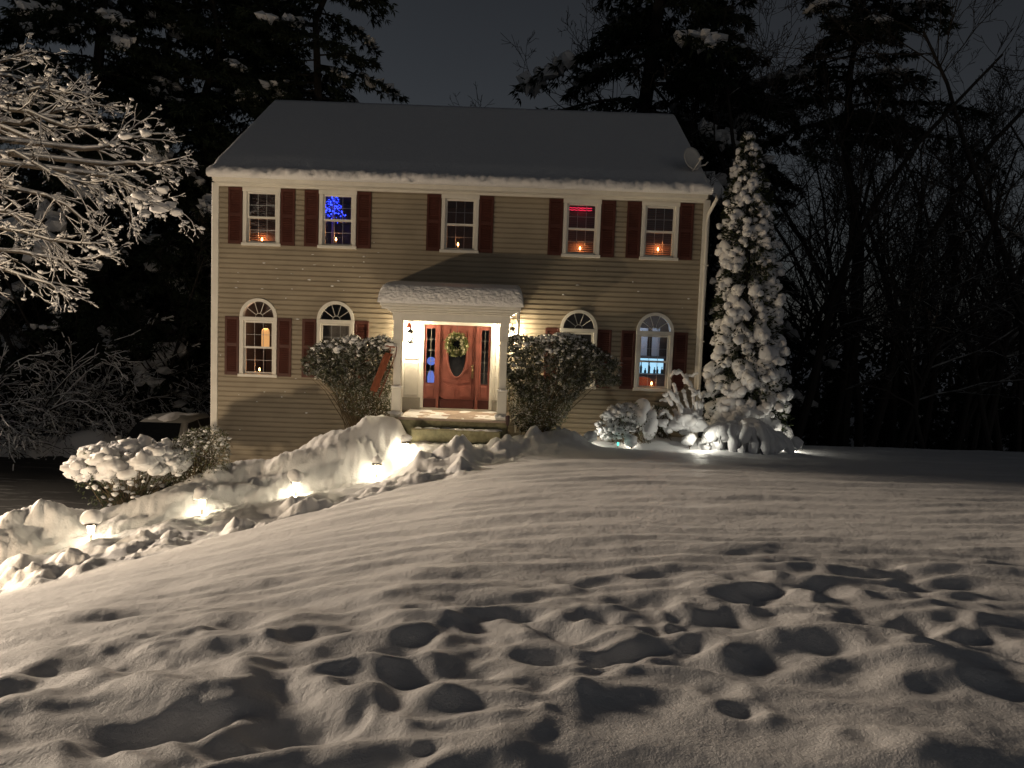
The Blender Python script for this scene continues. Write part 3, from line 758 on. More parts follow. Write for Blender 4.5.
# columns
YC = YP + .16
def column(px):
    xc = at(px, 370, YC).x; zt_ = at(px, 322, YC).z; b = MB()
    zb = PZ
    b.bevbox(xc - .125, xc + .125, YC - .125, YC + .125, zb, zb + .08, .008); b.bevbox(xc - .105, xc + .105, YC - .105, YC + .105, zb + .082, zb + .62, .008)
    b.bevbox(xc - .12, xc + .12, YC - .12, YC + .12, zb + .622, zb + .665, .01)
    b.bevbox(xc - .082, xc + .082, YC - .082, YC + .082, zb + .667, zt_ - .42, .012); b.bevbox(xc - .1, xc + .1, YC - .1, YC + .1, zt_ - .418, zt_ - .385, .008)
    b.bevbox(xc - .098, xc + .098, YC - .098, YC + .098, zt_ - .383, zt_ + .05, .008)
    c = b.build('porch_column', WHITE, house)
    s = MB()
    for k in range(7): s.blob((xc + R_.uniform(-.08, .08), YC - .11 + R_.uniform(-.03, .02), zb + .67), (R_.uniform(.03, .06), .03, R_.uniform(.015, .03)), .3, 1)
    for k in range(10): s.blob((xc + R_.uniform(-.12, .12), YC - .13 + R_.uniform(-.05, .02), zb + .09), (R_.uniform(.04, .07), .05, R_.uniform(.03, .06)), .3, 1)
    s.build('column_snow', SNOW, c)
    return xc
ca = column(397.5); cb = column(503)
# entablature
zt0 = at(450, 322, YC - .1).z; zt1 = at(450, 306, YP - .15).z
ex0, ex1 = at(380, 300, YP - .15).x, at(521.5, 304, YP - .15).x
b = MB()
b.box(ca - .12, cb + .12, YC - .12, YC + .12, zt0, zt0 + .16); b.box(ca - .12, ca + .12, YC + .121, YF - .02, zt0 + .001, zt0 + .16); b.box(cb - .12, cb + .12, YC + .121, YF - .02, zt0 + .001, zt0 + .16)
steps_ = [(ca - .16, cb + .16, YC - .16, zt0 + .162, zt0 + .2), (ca - .22, cb + .22, YC - .22, zt0 + .202, zt0 + .24), (ex0 + .03, ex1 - .03, YP - .12, zt0 + .242, zt1 - .04), (ex0, ex1, YP - .16, zt1 - .038, zt1 + .03)]
for a, c, y, z_, zz in steps_: b.bevbox(a, c, y, YF - .02, z_, zz, .012)
proof = b.build('porch_roof', WHITE, house)
MB().box(ca + .13, cb - .13, YC + .13, YF - .035, zt0 + .1, zt0 + .159).build('porch_ceiling', WHITE, proof)
def porch_snow():
    nx = 150; zb = zt1 + .03; hgt = at(450, 285.5, YP - .1).z - zb
    pr = [(-.02, -.01, .3), (-.06, .05, .8), (-.075, .12, 1), (-.065, .2, 1), (-.045, .28, 1), (-.01, .36, 1), (.05, .42, .8), (.14, .455, .5), (.3, .48, .4), (.6, .52, .3), (1.0, .56, .3), (1.4, .6, .3), (1.85, .62, .3)]
    s = hgt / .455
    P = []
    for a, c in zip(pr[:-1], pr[1:]):
        for t in (0, .25, .5, .75): P.append([a[j] + (c[j] - a[j]) * t for j in range(3)])
    P.append(list(pr[-1])); P = np.array(P)
    xs_ = np.linspace(ex0 - .05, ex1 + .05, nx); Xg, k = np.meshgrid(xs_, np.arange(len(P)), indexing='ij')
    n1 = fbm(Xg * 2.2, k * .12, 3); n2 = fbm(Xg * 13, k * .7 + 5, 3)
    e = np.minimum(Xg - xs_[0], xs_[-1] - Xg); ef = np.sqrt(np.clip(1 - (1 - np.clip(e / .15, 0, 1)) ** 2, 0, 1))
    Y = YP - .15 + P[k, 0] - P[k, 2] * (.02 * n1 + .034 * n2); Z = zb + (P[k, 1] * s + P[k, 2] * .02 * n1) * (.08 + .92 * ef)
    Y = np.minimum(Y, YF - .03)
    V = np.stack([Xg.ravel(), Y.ravel(), Z.ravel()], 1); m = len(P)
    i = (np.arange(nx - 1)[:, None] * m + np.arange(m - 1)[None]).ravel()
    mesh_np('porch_snow', V - np.array(org(proof)), np.stack([i, i + 1, i + m + 1, i + m], 1), SNOWROOF, proof, None, True)
porch_snow()
b = MB(); b.tube([(ex1 - .06, YP - .02, zt1 - .05), (ex1 - .06, YP + .05, zt1 - .18), (cb + .32, YF - .6, zt0 + .0), (cb + .32, YF - .6, PZ - .4)], .03, 6); b.build('porch_downspout', WHITE, house)

# ------------------------------------------------------------------ things on and in the house
WARM = (1, .80, .52)
blackm = mat('black_iron', (.02, .02, .02), .5)
glow = mat('lantern_glow', (1, .9, .7), .5, emit=(1, .82, .5), estr=60)
cream = mat('lantern_glass', (.9, .85, .7), .2, emit=(1, .8, .5), estr=8)
def lantern(px, py, label):
    p = at(px, py, YF - .30); t = thing('wall_lantern', label, 'wall lamp', (p.x, YF - .05, p.z), group='wall lanterns beside the front door')
    b = MB(); b.bevbox(p.x - .05, p.x + .05, YF - .062, YF - .046, p.z - .18, p.z + .14, .005); b.tube([(p.x, YF - .06, p.z + .05), (p.x, YF - .2, p.z + .22), (p.x, YF - .30, p.z + .2), (p.x, YF - .30, p.z + .17)], .011, 6)
    b.build('bracket', blackm, t)
    b = MB(); b.lathe((p.x, YF - .30, p.z), [(.012, .17), (.03, .155), (.085, .10), (.09, .09)], 8); b.build('cap', blackm, t)
    b = MB(); b.lathe((p.x, YF - .30, p.z), [(.055, -.13), (.05, -.15), (.02, -.17)], 8)
    for k in range(6):
        a = math.pi / 3 * k; b.tube([(p.x + .055 * math.cos(a), YF - .30 + .055 * math.sin(a), p.z - .13), (p.x + .078 * math.cos(a), YF - .30 + .078 * math.sin(a), p.z + .09)], .005, 4)
    b.build('cage', blackm, t)
    MB().lathe((p.x, YF - .30, p.z), [(.015, -.1), (.028, -.05), (.025, .02), (.01, .06)], 8).build('bulb', glow, t)
    lamp('lantern_light', (p.x, YF - .30, p.z - .0), LANT, WARM, .04, t)
LANT = 420
lantern(410, 336, 'lit black wall lantern on the white panel between the porch column and the red door')
lantern(512, 334, 'lit black wall lantern half hidden by the porch post above the broad green shrub')
# red ornament hanging under the porch ceiling above the lantern
p = at(409, 325.5, 17.6); t = thing('hanging_ornament', 'small red bell ornament hanging from the porch ceiling over the lantern', 'ornament', p)
MB().lathe(p, [(.07, -.05), (.06, -.035), (.04, .02), (.03, .05), (.008, .065)], 10).build('bell', mat('red_enamel', (.35, .05, .02), .35), t)
MB().tube([p + Vector((0, 0, .06)), p + Vector((0, 0, zt0 + .1 - p.z))], .004, 4).build('hook', blackm, t)

# wreath
p = at(456.5, 344.5, YF - .1); t = thing('wreath', 'round green wreath with cream flowers hung on the red front door', 'wreath', p)
rr = .19; n = 2400; a = rng.uniform(0, 6.283, n); d = rng.normal(size=(n, 3)); d /= np.linalg.norm(d, axis=1, keepdims=True)
P = np.stack([p.x + rr * np.cos(a), p.y + 0 * a, p.z + rr * np.sin(a)], 1) + d * rng.uniform(.01, .095, n)[:, None]
P[:, 1] = np.minimum(P[:, 1], YF - .045)
V, Fc = leafquads(P, d + .5 * np.stack([np.cos(a), 0 * a - .4, np.sin(a)], 1), rng.uniform(.03, .065, n), .025)
mesh_np('greenery', V - np.array(p), Fc, mat('wreath_green', (.17, .19, .08), .6, var=.5, vscale=20), t)
b = MB()
for k in range(26):
    aa = k * 2 * math.pi / 26 + R_.uniform(-.15, .15); q = rr + R_.uniform(-.06, .06)
    b.blob((p.x + q * math.cos(aa), p.y - .05, p.z + q * math.sin(aa)), (R_.uniform(.022, .034),) * 3, .25, 2)
b.build('flowers', mat('cream_flower', (.62, .58, .42), .6), t)
b = MB(); b.tube([(p.x, YF - .045, p.z + rr), (p.x, YF - .045, dz1 + .0), (p.x, YF - .02, dz1 + .01)], .006, 4); b.build('hanger', blackm, t)

# satellite dish
p = at(691, 159.5, 18.6); t = thing('satellite_dish', 'grey oval satellite dish standing on the snowy roof corner', 'satellite dish', (p.x, p.y, p.z - .4))
dm = mat('dish_grey', (.68, .67, .64), .5)
b = MB(); nn = 20; ax = Vector((.42, -.86, .28)).normalized(); e1 = ax.cross(Vector((0, 0, 1))).normalized(); e2 = ax.cross(e1)
V = []; Fc = []
for back in (0, 1):
    for i in range(6):
        for j in range(nn):
            r = i / 5; aa = 2 * math.pi * j / nn
            V.append(p + e1 * (.25 * r * math.cos(aa)) + e2 * (.29 * r * math.sin(aa)) + ax * (.07 * r * r - .012 * back))
for back in (0, 1):
    for i in range(5):
        for j in range(nn): Fc.append((back * 120 + i * nn + j, back * 120 + i * nn + (j + 1) % nn, back * 120 + (i + 1) * nn + (j + 1) % nn, back * 120 + (i + 1) * nn + j))
Fc += [(100 + j, 100 + (j + 1) % nn, 220 + (j + 1) % nn, 220 + j) for j in range(nn)]
b.add([tuple(v) for v in V], Fc, 0, True); b.build('dish', dm, t)
b = MB(); b.tube([p - ax * .02, p + Vector((.1, .1, -.12)), p + Vector((.14, .12, -.55))], .022, 6); b.build('mast', dm, t)
b = MB(); q = p + ax * .42 + Vector((0, 0, -.14)); b.tube([p + e2 * (.29 if e2.z < 0 else -.29), q], .014, 5); b.build('arm', dm, t)
b = MB(); b.tube([q, q - ax * .1], [.045, .03], 8); b.build('receiver', dm, t)
b = MB(); b.tube([p + Vector((.1, .1, -.16)), p + Vector((.36, .05, -.1)), p + Vector((.42, .05, -.03))], .02, 6); b.build('side_bracket', dm, t)

# candles in the windows
flame = mat('candle_flame', (1, .6, .25), .5, emit=(1, .45, .13), estr=30)
ivory = mat('ivory_plastic', (.7, .62, .45), .4)
CAND = [(262, 240, 'first upper window from the gutterless end'), (336, 240, 'upper window under the blue lit tree'), (458, 245, 'upper middle window above the porch roof'),
        (580, 249, 'upper window with the red glow behind it'), (658, 250, 'upper window next to the satellite dish and downspout'), (259.5, 370, 'arched window with the amber floor lamp'), (651.5, 384, 'arched window with the blue white glow')]
CAND[0] = (262, 240, 'upper window farthest from the satellite dish')
for px, py, w in CAND:
    up = py < 300; zb = (UZ0 if up else LZ0) + .072; p = at(px, py, YF + .15)
    t = thing('window_candle', 'lit candle on the sill of the ' + w, 'candle', (p.x, YF + .15, zb), group='candles in the windows')
    b = MB(); b.lathe((p.x, YF + .15, zb), [(.045, 0), (.045, .012), (.02, .02), (.02, .03)], 10); b.build('base', mat('brass', (.4, .3, .12), .3, metal=1), t)
    hh = max(.06, p.z - zb - .02)
    b = MB(); b.lathe((p.x, YF + .15, zb + .03), [(.012, 0), (.012, hh - .03)], 8); b.build('stick', ivory, t)
    b = MB(); b.lathe((p.x, YF + .15, zb + hh), [(.006, 0), (.02, .02), (.016, .045), (.003, .075)], 8); b.build('flame', flame, t)
    lamp('candle_light', (p.x, YF + .15 - .0, zb + hh + .1), 6.0, (1, .34, .10), .02, t)

# blue lit tree upstairs
p = at(333, 206, 20.2); t = thing('christmas_tree', 'indoor tree strung with blue lights behind an upper window', 'tree', (p.x, p.y, FL2))
b = MB(); b.tube([(p.x, p.y, FL2), (p.x, p.y, p.z + .35)], [.05, .02], 8); b.build('trunk', mat('white_trunk', (.5, .5, .55), .5), t)
n = 900; a = rng.uniform(0, 6.283, n); hh = rng.uniform(-.42, .4, n); r = (.42 - hh) * .42 * rng.uniform(.3, 1, n)
P = np.stack([p.x + r * np.cos(a), p.y + r * np.sin(a), p.z + hh], 1); V, Fc = leafquads(P, np.stack([np.cos(a), np.sin(a), -.3 + 0 * a], 1), .1, .03)
mesh_np('branches', V - np.array(t.location), Fc, mat('tinsel_branch', (.25, .27, .3), .5), t)
b = MB()
for k in range(170):
    hh = R_.uniform(-.42, .42) * R_.uniform(.5, 1); r = (.45 - hh) * .44 * R_.uniform(.6, 1.15); a = R_.uniform(0, 6.28); b.blob((p.x + r * math.cos(a), p.y + r * math.sin(a), p.z + hh), .013, 0, 1)
o = b.build('string_lights', mat('blue_bulb', (.02, .05, .6), .4, emit=(.03, .06, 1), estr=9), t)
lamp('tree_light', (p.x, p.y - .5, p.z), 5, (.03, .06, 1), .2, t)
# red glow: string of red lights along the top of the blind
xx = UX[3]; t = thing('red_string_lights', 'glowing red string lights along the top of an upper window', 'string lights', (xx, YF + .2, UZ1 - .2))
b = MB()
for row in range(2): b.tube([(xx - .3 + .55 * k / 20, YF + .21, UZ1 - .16 - .05 * row + .006 * math.sin(k * 1.7)) for k in range(21)], .009, 4)
b.build('rope', mat('red_rope_light', (.4, .02, .05), .4, emit=(1, .03, .09), estr=1.2), t)
lamp('red_light', (xx, YF + .17, UZ1 - .2), .8, (1, .04, .12), .1, t)
# amber floor lamp behind the first arched window
p = at(265.5, 338, 19.9); t = thing('floor_lamp', 'amber floor lamp glowing behind the arched window far from the porch', 'floor lamp', (p.x, p.y, FL1))
b = MB(); b.lathe((p.x, p.y, p.z), [(.09, -.26), (.10, -.2), (.10, .16), (.085, .22), (.05, .25)], 16); b.build('lamp_shade', mat('amber_shade', (.8, .5, .2), .6, emit=(1, .50, .17), estr=.85), t)
b = MB(); b.tube([(p.x, p.y, FL1), (p.x, p.y, p.z - .25)], .015, 8); b.lathe((p.x, p.y, FL1), [(.16, 0), (.16, .02), (.03, .05)], 14); b.build('stand', blackm, t)
lamp('floor_lamp_light', (p.x, p.y - .05, p.z + .4), 9, (1, .55, .3), .1, t)
# glowing band built as a made-up cabinet, and armchair behind the last arched window
xx = LX[3]; t = thing('glow_band_cabinet', 'made up cabinet holding the blue white glowing band behind the arched window by the conifer', 'cabinet', (xx, 20.6, FL1))
za, zb = at(653, 374, 20.6).z, at(653, 359, 20.6).z
cabm = mat('cabinet_wood', (.16, .15, .15), .5); b = MB()
b.box(xx - .75, xx + .75, 20.62, 21.1, FL1, za - .01); b.box(xx - .75, xx + .75, 20.62, 21.1, zb + .01, zb + .06); b.box(xx - .75, xx + .75, 21.06, 21.1, za - .01, zb + .01)
b.build('cabinet_body', cabm, t)
MB().box(xx - .74, xx + .74, 21.03, 21.055, za, zb).build('lit_back', mat('blue_white_panel', (.5, .7, .9), .5, emit=(.45, .80, 1), estr=1.15), t)
b = MB()
for k in range(13):
    x = xx - .68 + k * .113 + R_.uniform(-.02, .02); h = R_.uniform(.3, .9) * (zb - za); b.lathe((x, 20.8 + R_.uniform(-.05, .1), za - .0), [(.03, 0), (.034, h * .5), (.012, h * .7), (.012, h)], 8)
b.build('bottles', mat('dark_bottle', (.05, .12, .15), .2), t)
b = MB()
for x, w, h in ((xx - .45, .16, .5), (xx - .1, .1, .7), (xx + .12, .3, .75), (xx + .5, .2, .75)): b.box(x - w / 2, x + w / 2, 21.0, 21.05, zb + .07, zb + .07 + h)
b.build('upper_panel', mat('pale_panel', (.55, .55, .6), .6), t)
lamp('room_fill_light', (xx, 20.2, zb + .9), 16, (.7, .85, 1), .2, t)  # unseen lamp added to brighten the pale panels over the glowing band
xx = LX[3] - .12; zt_ = at(650, 377, 19.1).z; t = thing('armchair', 'dark red armchair back behind the candle in the arched window', 'armchair', (xx, 19.3, FL1))
b = MB(); b.prism([(xx + .42 * math.cos(a_), zt_ - .42 + (.42 * math.sin(a_) if a_ <= math.pi else 0)) for a_ in np.linspace(0, math.pi, 14)] + [(xx - .42, FL1 + .3), (xx + .42, FL1 + .3)], 19.1, 19.25)
redm = mat('red_leather', (.16, .03, .02), .5); b.build('backrest', redm, t)
b = MB(); b.bevbox(xx - .42, xx + .42, 19.26, 19.8, FL1 + .25, FL1 + .45, .02); b.build('seat', redm, t)
for q, y in ((-.36, 19.15), (.36, 19.15), (-.36, 19.75), (.36, 19.75)): MB().tube([(xx + q, y, FL1), (xx + q, y, FL1 + .28)], .03, 6).build('leg', cabm, t)
# made-up glowing globe and vase standing in for blue glints in the sidelight
p = at(431, 370, 19.0); t = thing('glint_stand_in', 'made up blue white glowing shapes for the glints in the sidelight', 'ornament', (p.x, 19.0, PZ + .05))
bm_ = mat('blue_glint_glow', (.3, .4, .8), .2, emit=(.2, .32, 1), estr=.7); b = MB()
b.blob((p.x, 19.0, at(431, 361, 19).z), .11, .05, 2); b.build('globe', bm_, t)
b = MB(); b.lathe((p.x, 19.0, at(431, 383, 19).z), [(.08, 0), (.09, .15), (.05, .3)], 12); b.build('vase', bm_, t)
b = MB(); b.box(p.x - .15, p.x + .15, 18.9, 19.2, PZ + .05, at(431, 383, 19).z - .01); b.build('table', cabm, t)
# ------------------------------------------------------------------ plants near the house
def inpoly(px, py, poly):
    c = np.zeros(len(px), bool); n = len(poly)
    for i in range(n):
        x1, y1 = poly[i]; x2, y2 = poly[(i + 1) % n]
        k = ((y1 > py) != (y2 > py)) & (px < (x2 - x1) * (py - y1) / (y2 - y1 + 1e-9) + x1); c ^= k
    return c

def volume(poly, Y, dep, n, shell=.0):
    """n points filling a shrub whose outline has its own depth and rounding"""
    poly = np.array(poly, float); lo, hi = poly.min(0), poly.max(0)
    out = np.zeros((0, 3)); 
    cx = poly[:, 0].mean()
    while len(out) < n:
        k = n * 3; px = rng.uniform(lo[0], hi[0], k); py = rng.uniform(lo[1], hi[1], k)
        m = inpoly(px, py, poly); px, py = px[m], py[m]
        # half width of the outline on that row
        rows = np.linspace(lo[1], hi[1], 24); hw = []; mid = []
        gx = np.linspace(lo[0], hi[0], 120)
        for r in rows:
            q = inpoly(gx, np.full(120, r + .01), poly)
            hw.append(max(2, q.sum() / 120 * (hi[0] - lo[0]) / 2)); mid.append(gx[q].mean() if q.any() else cx)
        h = np.interp(py, rows, hw); mm = np.interp(py, rows, mid)
        t = np.clip(1 - ((px - mm) / h) ** 2, .02, 1) ** .5
        u = rng.uniform(-1, 1, len(px)); 
        if shell: u = np.sign(u) * np.abs(u) ** (1 - shell)
        d = t * u * np.minimum(dep, h / FPX * Y * 1.0)
        R = np.array([ray(a, b) for a, b in zip(px, py)])
        yy = Y + d; out = np.concatenate([out, np.stack([R[:, 0] / R[:, 1] * Y, yy, R[:, 2] / R[:, 1] * Y], 1)])
    return out[:n]

def stems_to(basep, P, r0=.016, spread=.1, mid=.45):
    """bent stems from around the base to points P"""
    a = []; b = []; ra = []; rb = []
    for p in P:
        s = Vector(basep) + Vector((R_.gauss(0, spread), R_.gauss(0, spread), 0)); p = Vector(p)
        m1 = s.lerp(p, .35) + Vector((0, 0, .18 * (p - s).length)) * R_.uniform(.3, .8); m2 = s.lerp(p, .7) + Vector((R_.gauss(0, .04), R_.gauss(0, .04), .10 * (p - s).length))
        pts = [s, m1, m2, p]
        for i in range(3): a.append(pts[i]); b.append(pts[i + 1]); ra.append(r0 * (1 - .28 * i)); rb.append(r0 * (1 - .28 * (i + 1)))
    return segs(np.array(a), np.array(b), np.array(ra), np.array(rb), 4)

def np_obj(name, parts, m, parent):
    V = []; Fs = []; n = 0
    for v, f in parts: V.append(v); Fs.append(f + n); n += len(v)
    return mesh_np(name, np.concatenate(V) - np.array(org(parent)), np.concatenate(Fs), m, parent)

def shrub(name, label, cat, crown, skirt, basepx, Y, dep, nleaf, nlow, nsnow, ssize, leafm=LEAF, lowm=None, llen=.085):
    bp = at(*basepx, Y); bp.z = min(bp.z, Hs(bp.x, bp.y)) - .05
    t = thing(name, label, cat, bp)
    Pc = volume(crown, Y, dep, nleaf); C = Pc.mean(0)
    tips = volume(crown, Y, dep, 70)
    parts = [stems_to(bp, tips)]
    if skirt is not None: parts.append(stems_to(bp, volume(skirt, Y, dep, 110), .008, .14))
    np_obj('stem', parts, TWIG, t)
    D = (Pc - C); D /= np.linalg.norm(D, axis=1, keepdims=True) + 1e-6
    # leaves in whorls round many shoot tips
    K = max(1, nleaf // 7); cen = Pc[:K]; idx = np.repeat(np.arange(K), 7)
    dirs = D[:K][idx] * .35 + rng.normal(size=(len(idx), 3)) * .8 + np.array([0, 0, .05])
    V, Fc = leafquads(cen[idx] + rng.normal(size=(len(idx), 3)) * .012, dirs, rng.uniform(.6, 1.2, len(idx)) * llen, llen * .36)
    np_obj('leaves', [(V, Fc)], leafm, t)
    if skirt is not None:
        Pl = volume(skirt, Y, dep, nlow)
        V, Fc = leafquads(Pl, rng.normal(size=(nlow, 3)) + np.array([0, 0, .4]), rng.uniform(.03, .075, nlow), .022)
        np_obj('low_leaves', [(V, Fc)], lowm or LEAFSN, t)
    b = MB(); k = 0; hi = Pc[np.argsort(-(Pc[:, 2] + rng.normal(size=len(Pc)) * .25))]
    for q in hi[:nsnow * 3:3]:
        s = R_.uniform(*ssize); b.blob(tuple(q + np.array([0, 0, .02])), (s, s, s * R_.uniform(.45, .8)), .4, 1 if s < .06 else 2)
    b.build('snow_clumps', SNOW, t)
    return t

shrub('porch_shrub', 'vase shaped evergreen shrub with frosted leaves hiding the arched window beside the porch post', 'shrub',
      [(303, 362), (312, 348), (330, 340), (352, 337), (366, 341), (385, 336), (394, 342), (390, 372), (378, 388), (352, 392), (336, 386), (322, 380), (306, 374)],
      [(326, 382), (345, 388), (372, 384), (390, 366), (392, 408), (385, 418), (352, 418), (338, 400)], (370, 420), 17.35, .5, 7500, 4200, 240, (.02, .07), LEAFFR, llen=.10)
shrub('rhododendron', 'broad tall green shrub leaning over at the side of the porch steps', 'shrub',
      [(501, 345), (512, 336), (535, 338), (560, 334), (580, 337), (600, 350), (620, 362), (619, 384), (604, 386), (590, 384), (572, 398), (556, 404), (540, 404), (520, 396), (505, 372)],
      [(504, 366), (530, 390), (560, 402), (577, 392), (566, 420), (556, 432), (520, 432), (511, 420)], (538, 436), 17.3, .75, 11500, 6500, 420, (.02, .06), LEAFFR, llen=.10)
# clump of snow on the left flank of the porch shrub
hedge = shrub('boxwood', 'dark boxwood shrub heaped with large snow caps at the driveway edge', 'shrub',
      [(70, 462), (84, 448), (110, 444), (140, 442), (165, 444), (186, 452), (186, 480), (170, 500), (130, 512), (98, 506), (82, 486)],
      None, (130, 512), 14.7, .9, 5200, 0, 60, (.03, .07), LEAF, None, .05)
b = MB()
for q in volume([(70, 466), (84, 450), (112, 446), (142, 443), (168, 446), (186, 454), (184, 470), (150, 468), (110, 480), (84, 478)], 14.55, .8, 190):
    s = R_.choice((R_.uniform(.05, .12), R_.uniform(.08, .14), R_.uniform(.12, .19))); b.blob(tuple(q), (s, s * .9, s * R_.uniform(.6, .9)), .5, 2)
for q in volume([(86, 480), (180, 470), (176, 500), (140, 508), (100, 502)], 14.4, .8, 60):
    s = R_.uniform(.02, .07); b.blob(tuple(q), (s, s, s * .7), .35, 1)
b.build('snow_caps', SNOW, hedge)
shrub('twiggy_hedge', 'bare twiggy hedge dusted with snow in front of the house corner', 'hedge',
      [(172, 446), (190, 434), (208, 428), (224, 432), (232, 446), (228, 470), (212, 484), (186, 494), (168, 490)],
      [(172, 440), (190, 430), (210, 426), (226, 432), (230, 470), (200, 488), (172, 492)], (198, 494), 14.95, .6, 700, 3400, 110, (.015, .05), TWIG, LEAFSN, .05)

# small snow-laden bush in the bed
bp = at(628, 441, 17.5); bp.z = Hs(bp.x, bp.y) - .03
t = thing('snowy_bush', 'low rounded bush under frosty snow with a tall hood, by the wide green shrub', 'bush', bp)
np_obj('stem', [stems_to(bp, volume([(596, 428), (604, 414), (620, 404), (640, 400), (654, 416), (656, 436), (600, 438)], 17.5, .5, 90), .008, .2)], TWIG, t)
P = volume([(596, 430), (604, 414), (620, 404), (640, 402), (654, 418), (656, 438), (600, 438)], 17.5, .55, 1500); V, Fc = leafquads(P, rng.normal(size=P.shape), .06, .03)
np_obj('leaves', [(V, Fc)], LEAFSN, t)
b = MB()
for q in volume([(594, 430), (604, 412), (618, 404), (632, 408), (634, 436), (600, 438)], 17.4, .5, 190): s = R_.uniform(.03, .085); b.blob(tuple(q), (s, s, s * .8), .4, 2)
b.blob(tuple(at(640, 413, 17.45)), (.28, .3, .30), .22, 3, seed=5); b.blob(tuple(at(648, 424, 17.4)), (.22, .26, .30), .2, 3, seed=6); b.blob(tuple(at(630, 410, 17.5)), (.2, .24, .2), .2, 3, seed=8)
b.build('snow_hood', SNOW, t)

# tall stalks bent under tubes of snow
bp = at(686, 437, 17.6); bp.z = Hs(bp.x, bp.y) - .03
t = thing('bent_stalk_plant', 'tall bent stalks sheathed in thick snow under the last arched window', 'plant', bp)
tw = MB(); sn = MB()
for pts in ([(684, 436), (680, 415), (677, 395), (672, 378), (673, 372)], [(686, 436), (688, 410), (684, 392), (688, 378), (696, 374)], [(688, 436), (694, 405), (692, 388), (681, 373), (676, 370)],
            [(690, 436), (696, 412), (694, 392), (686, 386), (680, 392)], [(683, 436), (676, 412), (668, 400), (662, 402)], [(690, 436), (700, 420), (704, 402), (698, 392), (692, 394)],
            [(680, 436), (672, 420), (666, 412), (660, 418)], [(688, 434), (686, 418), (678, 404), (668, 392), (664, 396)], [(686, 436), (692, 424), (700, 412), (702, 398)]):
    P = [at(a, c, 17.6) + Vector((0, R_.uniform(-.25, .2), 0)) for a, c in pts]
    Q = [P[0]]
    for i in range(len(P) - 1): Q += [P[i].lerp(P[i + 1], .5) + Vector((R_.gauss(0, .015), 0, R_.gauss(0, .015))), P[i + 1]]
    tw.tube(Q, [.014 * (1 - .06 * i) for i in range(len(Q))], 5)
    for i in range(2, len(Q)):
        if R_.random() < .82:
            r = R_.uniform(.032, .062); sn.tube([Q[i - 1] + Vector((0, 0, .02)), Q[i - 1].lerp(Q[i], .5) + Vector((0, 0, .035)), Q[i] + Vector((0, 0, .022))], [r * .7, r, r * .7], 7)
            sn.blob(tuple(Q[i] + Vector((0, 0, .02))), r * 1.0, .3, 2)
for k, (a, c, s) in enumerate([(678, 424, .16), (690, 418, .24), (698, 426, .18), (684, 430, .14), (668, 430, .1), (663, 424, .12)]): sn.blob(tuple(at(a, c, 17.5)), (s, s, s * .8), .3, 3, seed=20 + k)
tw.build('stem', TWIG, t); sn.build('snow_sheath', SNOW, t)
# low frosty bush behind it
bp = at(664, 438, 17.9); bp.z = Hs(bp.x, bp.y) - .03
t = thing('frosted_bush', 'square topped frosty little bush against the siding below the last arched window', 'bush', bp)
P = volume([(650, 406), (668, 407), (668, 436), (650, 436)], 17.95, .25, 1300); V, Fc = leafquads(P, rng.normal(size=P.shape), .05, .03)
np_obj('leaves', [(V, Fc)], LEAFSN, t); np_obj('stem', [stems_to(bp, P[:60], .007, .1)], TWIG, t)
b = MB()
for q in P[::12]: s = R_.uniform(.02, .05); b.blob(tuple(q), (s, s, s * .7), .4, 1)
b.build('snow_clumps', SNOW, t)

# drooping weeping shrub draped with snow
bp = at(748, 452, 17.0); bp.z = Hs(bp.x, bp.y) - .05
t = thing('draped_shrub', 'weeping shrub draped in a folded curtain of snow at the foot of the conifer', 'shrub', bp)
b = MB()
def lobes(px, pyt, pyb, wpx, Y, n, seed, r0=.16):
    q = random.Random(seed); top = at(px, pyt, Y); bot = at(px, pyb, Y); hh = top.z - bot.z; w = wpx / 2 / FPX * Y
    for k in range(n):
        a = 2 * math.pi * (k + q.uniform(-.3, .3)) / n; ww = w * q.uniform(.75, 1.15); c_, s_ = math.cos(a), math.sin(a) * .8; h2 = hh * q.uniform(.8, 1.08); r = r0 * q.uniform(.75, 1.2)
        P = []
        for t in (0, .2, .4, .6, .8, 1.0):
            e = min(1, t * 1.5) ** .75; P.append(top + Vector((c_ * ww * e * (.85 + .15 * t) + q.gauss(0, .015), s_ * ww * e, -r - (h2 - r) * t ** 1.7)))
        b.tube(P, [r * .8, r * 1.05, r * 1.1, r, r * .85, r * .45], 12)
        b.blob(tuple(P[1]), (r * 1.2, r * 1.2, r * .95), .2, 2); b.blob(tuple(P[-1]), r * .55, .3, 2)
    b.blob(tuple(top + Vector((0, 0, -r0 * .9))), (w * .5, w * .4, r0 * 1.0), .2, 3)
lobes(730, 421, 455, 50, 17.0, 11, 1, .13); lobes(752, 419, 460, 50, 16.9, 11, 2, .12); lobes(771, 430, 456, 36, 16.9, 9, 3, .10); lobes(712, 433, 452, 26, 17.2, 8, 4, .09)
b.blob(tuple(at(776, 444, 16.75)), (.22, .2, .16), .15, 3, seed=31)
b.build('snow_drape', SNOW, t)
np_obj('stem', [stems_to(bp, [at(a, c, 17) for a, c in ((733, 424), (757, 426), (771, 434), (716, 434), (745, 424))], .02, .05)], TWIG, t)

